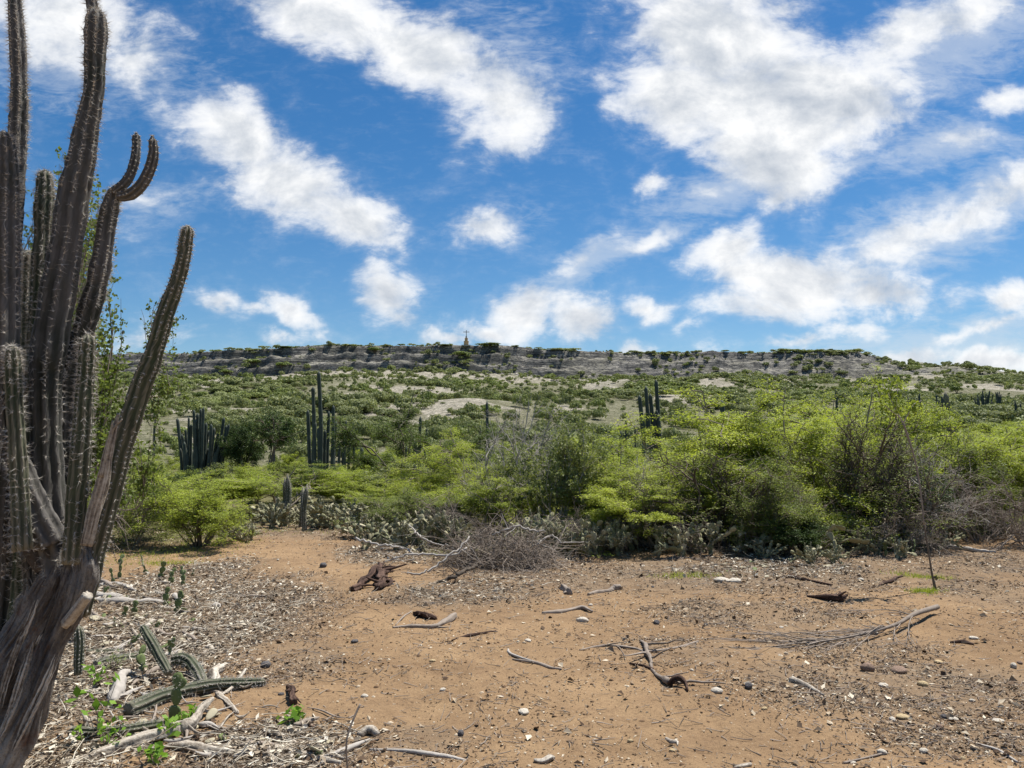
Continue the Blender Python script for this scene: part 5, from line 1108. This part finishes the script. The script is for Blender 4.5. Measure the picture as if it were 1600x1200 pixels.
# brush pile
rng = np.random.default_rng(9); pc = G(785, 893); bp = empty('brush_pile', (pc[0], pc[1] + .55, 0)); tag(bp, 'tangled heap of dark dead thorn twigs at the edge of the clearing', 'brush pile')
n = 1500; a = rng.uniform(0, 6.28, n); rr_ = np.sqrt(rng.uniform(0, 1, n)); ex = rr_ * .78 * np.cos(a); ey = rr_ * .5 * np.sin(a); ez = rng.uniform(0, 1, n) * (.30 + .40 * vn(ex * 4 + 9, ey * 4, 4)) * np.sqrt(np.maximum(1 - rr_ ** 2, .04))
D = norm(rng.normal(size=(n, 3)) * np.array((1, 1, .6))); tw = grow(rng, np.stack([ex, ey, ez], -1), D, np.clip(rng.exponential(.28, n) + .12, 0, 1.1), 7, .25, (0, 0, -.05)); tw[..., 2] = np.maximum(tw[..., 2], .01)
g = Geo(); V, Fq = tubes(tw, rng.uniform(.0025, .006, (n, 1)) * np.linspace(1, .5, 7)[None], 3); g.add(V, Fq); g.build('twig_tangle', BARK_BROWN, bp)
def arc_branch(tr, parent, mat, seed, amp=.25, name='branch', forks=3):
    P_ = np.array([W(u, v, y_) for (u, v, w_, y_) in tr]) - np.array(parent.location); r_ = np.array([w_ / F * y_ / 2 * .62 for (u, v, w_, y_) in tr]); Q = spline(np.column_stack([P_, r_]), 26); rg = np.random.default_rng(seed); Q[:, :3] += rg.normal(size=(26, 3)) * .010
    g = Geo(); V, Fq, Ft = tube1(Q[:, :3], Q[:, 3], 7, gnarl(seed, amp)); g.add(V, Fq); g.add(np.zeros((0, 3)), Ft - g.n)
    for k in range(forks):
        i = rg.integers(4, 24); b = grow(rg, Q[i:i + 1, :3], norm(rg.normal(size=(1, 3)) * np.array((1, .5, .6))), np.array([rg.uniform(.15, .4)]), 6, .18, (0, 0, 0)); V, Fq = tubes(b, np.linspace(.7, .3, 6)[None] * max(Q[i, 3] * .6, .004), 4); g.add(V, Fq)
    return g.build(name, mat, parent)
arc_branch([(683, 911, 7, 9.3), (705, 903, 9, 9.35), (725, 892, 9, 9.45), (745, 883, 8, 9.6)], bp, BARK_PALE, 1)
arc_branch([(636, 896, 4, 9.7), (660, 896, 5, 9.7), (685, 882, 5, 9.8), (712, 862, 5, 9.9), (735, 840, 4, 10.1)], bp, BARK_GREY, 2)
arc_branch([(600, 878, 3, 10.3), (625, 870, 5, 10.3), (660, 866, 6, 10.3), (700, 868, 6, 10.2), (730, 856, 5, 10.2)], bp, BARK_GREY, 3, forks=5)
arc_branch([(556, 842, 6, 12.), (590, 850, 5, 11.7), (625, 855, 5, 11.4), (650, 866, 3, 11.)], bp, BARK_GREY, 4, forks=6)
arc_branch([(770, 836, 4, 10.5), (790, 827, 6, 10.5), (812, 822, 6, 10.5), (835, 830, 5, 10.5), (852, 829, 3, 10.5)], bp, BARK_GREY, 5, forks=5)
arc_branch([(830, 856, 3, 10.6), (848, 845, 5, 10.6), (862, 838, 4, 10.6), (880, 848, 3, 10.6), (912, 846, 2, 10.6)], bp, BARK_GREY, 6, forks=5)
arc_branch([(640, 820, 3, 11.5), (655, 835, 4, 11.2), (675, 848, 4, 11.), (700, 852, 3, 10.8)], bp, BARK_GREY, 7, forks=5)

# ------------------------------------------------------------------ sapling at right
b0 = G(1462, 921); ys = b0[1]; sr = empty('sapling', (b0[0], ys, gz(b0[0], ys))); tag(sr, 'thin sapling with crooked stem and yellow green leaf tufts at the right', 'sapling')
def sb(tr, name='stem', mat=BARK_GREY, dy=0):
    P_ = np.array([W(u, v, ys + dy * k / len(tr)) for k, (u, v, w_) in enumerate(tr)]) - np.array(sr.location); r_ = np.array([w_ / F * ys / 2 * .58 for _, _, w_ in tr]); Q = spline(np.column_stack([P_, r_]), 30)
    g = Geo(); V, Fq, Ft = tube1(Q[:, :3], Q[:, 3], 7, gnarl(3, .3)); g.add(V, Fq); g.add(np.zeros((0, 3)), Ft - g.n); g.build(name, mat, sr); return Q[:, :3]
sb([(1462, 923, 9), (1455, 890, 5.5), (1449, 850, 4.5), (1444, 820, 4)], 'lower_stem', BARK)
sb([(1444, 820, 4), (1440, 780, 4.5), (1433, 735, 4.5), (1426, 705, 5), (1418, 680, 5), (1412, 662, 5)], 'upper_stem', BARK_BROWN)
br = [sb(t_, 'branch', BARK_GREY, dyy) for t_, dyy in (([(1412, 662, 4), (1404, 648, 3.5), (1395, 630, 3), (1390, 612, 2), (1392, 596, 1.5)], .1), ([(1412, 660, 4), (1420, 645, 3), (1428, 632, 2.5), (1440, 626, 1.5)], -.1), ([(1406, 652, 3), (1390, 640, 3), (1378, 628, 2), (1372, 612, 1.5)], -.2), ([(1395, 630, 2.5), (1385, 610, 2), (1378, 600, 1.5), (1368, 606, 1)], .2), ([(1400, 640, 2), (1402, 610, 1.5), (1401, 582, 1.2)], 0.))]
rng = np.random.default_rng(3); cc_ = []
for b in br:
    for t_ in rng.uniform(.3, 1, 8): cc_.append(b[int(t_ * 29)] + rng.normal(size=(9, 3)) * np.array((.04, .05, .04)) - np.array((0, 0, .03)))
V, Fq = leaves(rng, np.concatenate(cc_), .055, .032, 1.6, .2); g = Geo(); g.add(V, Fq, 0, False); g.build('leaves', LEAF_FRESH, sr)

# ------------------------------------------------------------------ leafy thorn tree behind the big cactus
wd, cr = shrub(401, H=3.65, Wd=1.5, stems=10, spread=(.1, .55), k=(8, 6, 5), flat=.05, leafn=20, leaf=(.036, .028), clump=.025, r0=.020, wob=.28, up=.2, lflat=1.2, bare=.1, zmin=1.15)
y_ = 6.6; x_ = (112 - 800) / F * y_; tr_ = empty('thorn_tree', (x_, y_, gz(x_, y_)), .4, (1, 1, 1)); tag(tr_, 'small leaved tree with crooked grey twigs behind the big cactus', 'tree')
wd.build('trunk', BARK_BROWN, tr_); cr.build('crown', LEAF_TWIG, tr_)

# ------------------------------------------------------------------ green seedlings
def seedling(u, v, n, h, label, L=.05, fat=.03, mat=LEAF_FRESH):
    p = G(u, v); r = empty('seedling', (p[0], p[1], gz(p[0], p[1]))); tag(r, label, 'plant'); rng = np.random.default_rng(int(u * 3 + v))
    D = norm(np.stack([rng.normal(size=n) * .5, rng.normal(size=n) * .5, np.ones(n)], -1)); b = grow(rng, np.zeros((n, 3)), D, rng.uniform(.5, 1, n) * h, 5, .2, (0, 0, .05)); g = Geo(); V, Fq = tubes(b, np.tile(np.linspace(.0028, .0014, 5), (n, 1)), 4); g.add(V, Fq); g.build('stems', BARK_BROWN, r)
    c = np.concatenate([b[:, k] + rng.normal(size=(n, 3)) * .02 for k in (2, 3, 4, 4, 4)]); V, Fq = leaves(rng, c, L, fat, .8, .5); g = Geo(); g.add(V, Fq, 0, False); g.build('leaves', mat, r)
GRN = leafmat('seedling leaf', [(0, (.10, .20, .02)), (.5, (.19, .34, .04)), (1, (.30, .45, .08))], trans=.45)
seedling(456, 1132, 9, .10, 'bright green seedling under the black twig stump', .05, .035, GRN)
seedling(150, 1150, 5, .34, 'tall green leafed seedling beside the cactus trunk', .06, .04, GRN)
seedling(143, 1078, 4, .16, 'light green seedling near the dry cactus chunk', .05, .035, GRN)
seedling(262, 1152, 9, .10, 'low green weed between the dark stem and the bleached branch', .045, .03, GRN)
seedling(296, 1128, 6, .10, 'small green weed right of the narrow standing pad', .04, .025, GRN)
seedling(240, 1192, 9, .08, 'yellow green weed at the bottom edge below the branch', .05, .03, GRN)
seedling(180, 1052, 8, .13, 'fine grey green weed above the fallen stems', .035, .012, LEAF_OLIVE)
seedling(165, 1170, 6, .16, 'sparse green weed in front of the trunk shade', .035, .025, GRN)
seedling(185, 1155, 5, .2, 'thin green weed at the end of the dark fallen stem', .04, .025, GRN)
# grass tufts
def tufts(name, label, pts, n, h):
    rng = np.random.default_rng(len(pts)); c = []; 
    for (u, v, rx, ry) in pts:
        p = G(u, v); k = n; x = p[0] + rng.normal(size=k) * rx; y = p[1] + rng.normal(size=k) * ry; c.append(np.stack([x, y, hterr(x, y)], -1))
    c = np.concatenate(c); d = norm(rng.normal(size=c.shape) * .45 + np.array((0, 0, 1))); l = (h * rng.uniform(.4, 1.2, len(c)))[:, None]; s = norm(np.cross(d, rng.normal(size=c.shape))) * .0035
    V = np.stack([c + s, c - s, c + d * l], 1).reshape(-1, 3); g = Geo(); g.add(V, np.arange(len(V)).reshape(-1, 3), 0, False); o = g.build(name, LEAF_ACACIA); tag(o, label, 'grass', None, 'stuff')
tufts('grass', 'thin green grass tufts at the left edge of the clearing and by the sapling', [(190, 872, .5, .5), (260, 866, .45, .35), (330, 850, .4, .3), (270, 880, .2, .12), (1440, 901, .18, .12), (1075, 900, .22, .10), (1445, 925, .08, .06), (420, 830, .6, .3), (640, 832, .8, .3)], 420, .06)

# ------------------------------------------------------------------ ground litter
rng = np.random.default_rng(2)
def scatter(N, ymin, ymax, fn):
    y = np.exp(rng.uniform(math.log(ymin), math.log(ymax), N)); x = (y * .78 + 1.7) * rng.uniform(-1, 1, N); k = rng.uniform(size=N) < fn(x, y); return x[k], y[k]
def litdens(x, y):
    z_ = zone_val(x, y, LZ); b = fbm(x * 1.6, y * 1.6, 131, 4); v_ = sst(y - edge_y(x, y), -.2, .6)
    return np.clip((.10 + z_ * 1.0 + .5 * v_) * (.25 + 1.5 * sst(b, .38, .62)), 0, 1)
ramp_l = [(0, (.06, .038, .025)), (.25, (.14, .095, .062)), (.55, (.25, .185, .125)), (.82, (.40, .325, .23)), (1, (.64, .57, .44))]
def littermat(name, st):
    m, t = newmat(name); geo = t.n('ShaderNodeNewGeometry'); return finish(m, t, t.ramp(geo.outputs['Random Per Island'], st), .9, spec=.1)
LIT = littermat('leaf litter', ramp_l); PEB = littermat('gravel', [(0, (.12, .075, .045)), (.5, (.24, .155, .09)), (.85, (.34, .245, .155)), (1, (.58, .50, .38))])
x, y = scatter(430000, 2.6, 17, litdens); n = len(x); s = rng.uniform(.004, .010, n) * (1 + y * .08) * (1 + (rng.uniform(size=n) < .05) * 1.6)
c = np.stack([x, y, hterr(x, y) + s * .3], -1); d = rng.normal(size=(n, 3)); d[:, 2] *= .35; d = norm(d); nm = rng.normal(size=(n, 3)) * .45; nm[:, 2] += 1; sd_ = norm(np.cross(d, nm)); asp = rng.uniform(.15, .7, n)[:, None]
bend = np.array((0, 0, 1)) * (rng.uniform(-.3, .5, n) * s)[:, None]
V = np.stack([c - d * s[:, None], c + sd_ * asp * s[:, None] + bend, c + d * s[:, None] * .8, c - sd_ * asp * s[:, None] + bend], 1).reshape(-1, 3); g = Geo(); g.add(V, np.arange(4 * n).reshape(-1, 4), 0, False)
tag(g.build('leaf_litter', LIT), 'grey and tan dry leaf and bark litter scattered on the dirt', 'leaf litter', None, 'stuff'); print('litter', n)
def near_zone(x, y):
    return np.clip(zone_val(x, y, [(130, 1060, 230, 165, 1.), (70, 1190, 160, 50, 1.), (235, 925, 110, 55, 1.), (430, 1170, 130, 50, .9), (620, 865, 100, 22, .8), (1200, 890, 190, 18, .8), (730, 925, 120, 20, .6)]), 0, 1)
x, y = scatter(165000, 2.9, 13, near_zone); keep = rng.uniform(size=len(x)) < .9; x, y = x[keep], y[keep]; n = len(x); s = rng.uniform(.008, .026, n) * (1 + .05 * y)
c = np.stack([x, y, hterr(x, y) + s * .5 + rng.uniform(0, .02, n)], -1); d = rng.normal(size=(n, 3)); d[:, 2] *= .4; d = norm(d); nm = rng.normal(size=(n, 3)) * .6; nm[:, 2] += 1; sd_ = norm(np.cross(d, nm)); asp = rng.uniform(.12, .55, n)[:, None]
V = np.stack([c - d * s[:, None], c + sd_ * asp * s[:, None], c + d * s[:, None] * .8, c - sd_ * asp * s[:, None] + np.array((0, 0, .004))], 1).reshape(-1, 3); g = Geo(); g.add(V, np.arange(4 * n).reshape(-1, 4), 0, False)
m_ = int(n * .35); a = rng.uniform(0, 6.28, m_); b = grow(rng, c[:m_], np.stack([np.cos(a), np.sin(a), rng.uniform(-.05, .35, m_)], -1), rng.uniform(.04, .20, m_), 5, .13, (0, 0, -.03)); b[..., 2] = np.maximum(b[..., 2], .004)
V, Fq = tubes(b, rng.uniform(.0015, .0042, (m_, 1)) * np.linspace(1, .5, 5)[None], 4); g.add(V, Fq)
tag(g.build('bark_litter', littermat('bark litter', [(0, (.07, .05, .036)), (.25, (.20, .155, .11)), (.55, (.37, .31, .235)), (.8, (.52, .46, .36)), (1, (.70, .65, .54))])), 'pale shredded bark and dead cactus chips piled beside the big cactus and the thicket', 'bark litter', None, 'stuff')
x, y = scatter(39000, 2.6, 17, lambda x, y: .12 + litdens(x, y) * .8); n = len(x); L = rng.uniform(.02, .11, n) * (1 + y * .05); a = rng.uniform(0, 6.28, n); P_ = np.stack([x, y, hterr(x, y) + .006], -1)
b = grow(rng, P_, np.stack([np.cos(a), np.sin(a), rng.uniform(0, .12, n)], -1), L, 4, .14, (0, 0, 0)); V, Fq = tubes(b, rng.uniform(.0012, .0032, (n, 1)) * (1 + y[:, None] * .05) * np.linspace(1, .5, 4)[None], 3); g = Geo(); g.add(V, Fq)
tag(g.build('twig_litter', BARK_BROWN), 'small broken twigs strewn over the clearing', 'twig litter', None, 'stuff')
x, y = scatter(36000, 2.6, 15, lambda x, y: .35 + 0 * x + .4 * litdens(x, y)); n = len(x); s = np.clip(rng.exponential(.003, n) + .0025, 0, .014) * (1 + y * .10)
OC = norm(np.array([(1, 0, 0), (.3, 1, .1), (-1, .2, 0), (-.2, -1, 0), (0, .1, 1), (.7, .6, .7), (-.6, .7, .6), (-.6, -.6, .7), (.6, -.7, .6)], float))
OF = np.array([(0, 5, 8), (0, 1, 5), (1, 6, 5), (1, 2, 6), (2, 7, 6), (2, 3, 7), (3, 8, 7), (3, 0, 8), (4, 5, 6), (4, 6, 7), (4, 7, 8), (4, 8, 5)])
a = rng.uniform(0, 6.28, n); jit = rng.uniform(.7, 1.25, (n, 9, 3)); B = OC[None] * jit * (s[:, None, None]) * np.array((1, .8, .55)); ca, sa = np.cos(a)[:, None], np.sin(a)[:, None]
V = np.stack([B[..., 0] * ca - B[..., 1] * sa + x[:, None], B[..., 0] * sa + B[..., 1] * ca + y[:, None], B[..., 2] + hterr(x, y)[:, None]], -1).reshape(-1, 3); Fq = (OF[None] + np.arange(n)[:, None, None] * 9).reshape(-1, 3); g = Geo(); g.add(V, Fq)
tag(g.build('gravel', PEB), 'small pebbles and soil crumbs on the clearing', 'gravel', None, 'stuff')

# ------------------------------------------------------------------ stones one can tell apart
def rock(seed, rough=.25):
    rng = np.random.default_rng(seed); nu, nv = 16, 10; V = []
    for i in range(nv + 1):
        t = PI * i / nv
        for j in range(nu):
            a = 2 * PI * j / nu; V.append((math.sin(t) * math.cos(a), math.sin(t) * math.sin(a), math.cos(t)))
    V = np.array(V); k = 1 + rough * (fbm(V[:, 0] * 1.4 + seed * 3 + V[:, 2], V[:, 1] * 1.4 + V[:, 2] * 1.3, seed, 3) - .5) * 2; V = V * k[:, None]
    idx = np.arange((nv + 1) * nu).reshape(nv + 1, nu); a = idx[:-1]; b_ = np.roll(a, -1, 1); d_ = idx[1:]; c_ = np.roll(d_, -1, 1); g = Geo(); g.add(V, np.stack([a, d_, c_, b_], -1).reshape(-1, 4)); return g
def rockmat(name, a, b):
    m, t = newmat(name); p = t.n('ShaderNodeTexCoord').outputs['Object']; n = t.noise(p, 2.5, 6, .65); return finish(m, t, t.mix(t.mr(n, .3, .7), a, b), .9, n, .5, .1, .2)
RB, RP, RY, RD = rockmat('brown stone', (.19, .125, .09), (.31, .22, .165)), rockmat('pale stone', (.42, .37, .30), (.66, .60, .50)), rockmat('yellow stone', (.42, .31, .17), (.56, .44, .26)), rockmat('dark stone', (.06, .055, .055), (.16, .15, .15))
RMS = {}
for key, mt in (('b', RB), ('p', RP), ('y', RY), ('d', RD)):
    for i in range(2): RMS[key + str(i)] = rock(ord(key) + i * 7).build('stone', mt, link=False)
ST = [(1356, 1046, 10, 'b', .8, 'rounded brown stone, the largest on the right side'), (1405, 1045, 14, 'b', .35, 'flat reddish stone partly buried right of the brown one'), (1442, 1067, 8, 'y', .5, 'pale ochre stone below the flat one'), (1410, 1117, 10, 'y', .35, 'flat yellow stone in the litter'),
      (1394, 1121, 6, 'p', .6, 'whitish stone touching the flat yellow one'), (1378, 1174, 7, 'p', .6, 'pointed white stone near the bottom right'), (1444, 1174, 7, 'p', .6, 'pale cream stone near the bottom right'), (1584, 1043, 5, 'p', .9, 'small white stone at the right edge'),
      (1477, 1120, 7, 'd', .7, 'black lump of stone in the right side litter'), (1333, 1188, 5, 'p', .4, 'flat pale stone near the bottom'), (720, 1142, 6, 'd', .9, 'dark pebble with a grey top near the bottom centre'), (910, 968, 9, 'p', .5, 'cream coloured stone under the smooth bent stick'),
      (554, 1003, 6, 'd', .5, 'grey pebble on the left of the dirt'), (818, 1110, 10, 'p', .35, 'flaky white stone left of centre'), (1120, 1082, 9, 'p', .5, 'grey and white stone right of the forked branch'), (1170, 1074, 7, 'd', .7, 'dark stone at the edge of the litter'),
      (825, 1000, 6, 'p', .4, 'light flat stone in the middle of the dirt'), (676, 1032, 5, 'y', .4, 'yellowish pebble left of centre'), (505, 884, 6, 'd', .8, 'small black stone far left on the path'), (1468, 1136, 5, 'b', .7, 'small brown stone below the black lump'),
      (1490, 1124, 7, 'p', .4, 'pale stone right of the black lump'), (1466, 1030, 8, 'y', .25, 'flat yellow stone behind the brown one'), (1522, 995, 7, 'p', .35, 'flat white stone right of the short dark stick'), (1560, 1126, 9, 'p', .3, 'long white flake of stone near the right edge'),
      (415, 1042, 9, 'd', .7, 'black lump on the dirt left of centre'), (1128, 905, 12, 'p', .35, 'chalky white slab in front of the thicket'), (1148, 906, 10, 'p', .4, 'second chalky slab touching the first in front of the thicket'), (1026, 973, 6, 'd', .7, 'small black stone in the middle distance'),
      (1050, 1170, 5, 'y', .5, 'cream pebble near the bottom'), (1195, 1110, 5, 'y', .5, 'yellow pebble left of the right side litter'), (275, 1025, 14, 'b', .35, 'flat brown stone beside the thin upright pads'), (1365, 985, 6, 'p', .4, 'pale stone under the dry twiggy branch'), (1380, 1070, 8, 'p', .4, 'grey flat stone in the right litter'), (1345, 905, 5, 'p', .5, 'small white stone near the sapling')]
for k, (u, v, rp, ky, fl, lb) in enumerate(ST):
    p = G(u, v + rp * .4); r_ = rp / F * p[1]; o = inst('stone', RMS[ky + str(k % 2)], None, (p[0], p[1], gz(p[0], p[1]) + r_ * fl * .5), k * 1.1, (r_, r_ * .8, r_ * fl)); tag(o, lb, 'stone')
q = random.Random(31)
for i in range(60):
    y_ = math.exp(q.uniform(math.log(4), math.log(13))); x_ = y_ * q.uniform(-.35, .66); r_ = q.uniform(.008, .02) * (1 + y_ * .03); o = inst('stone', RMS[q.choice('bpydyp') + str(i % 2)], None, (x_, y_, gz(x_, y_) + r_ * .2), q.uniform(0, 6), (r_, r_ * .8, r_ * .6)); tag(o, 'one of the little loose stones strewn over the bare dirt', 'stone', 'little loose stones on the dirt')
print('objects', len(bpy.data.objects))
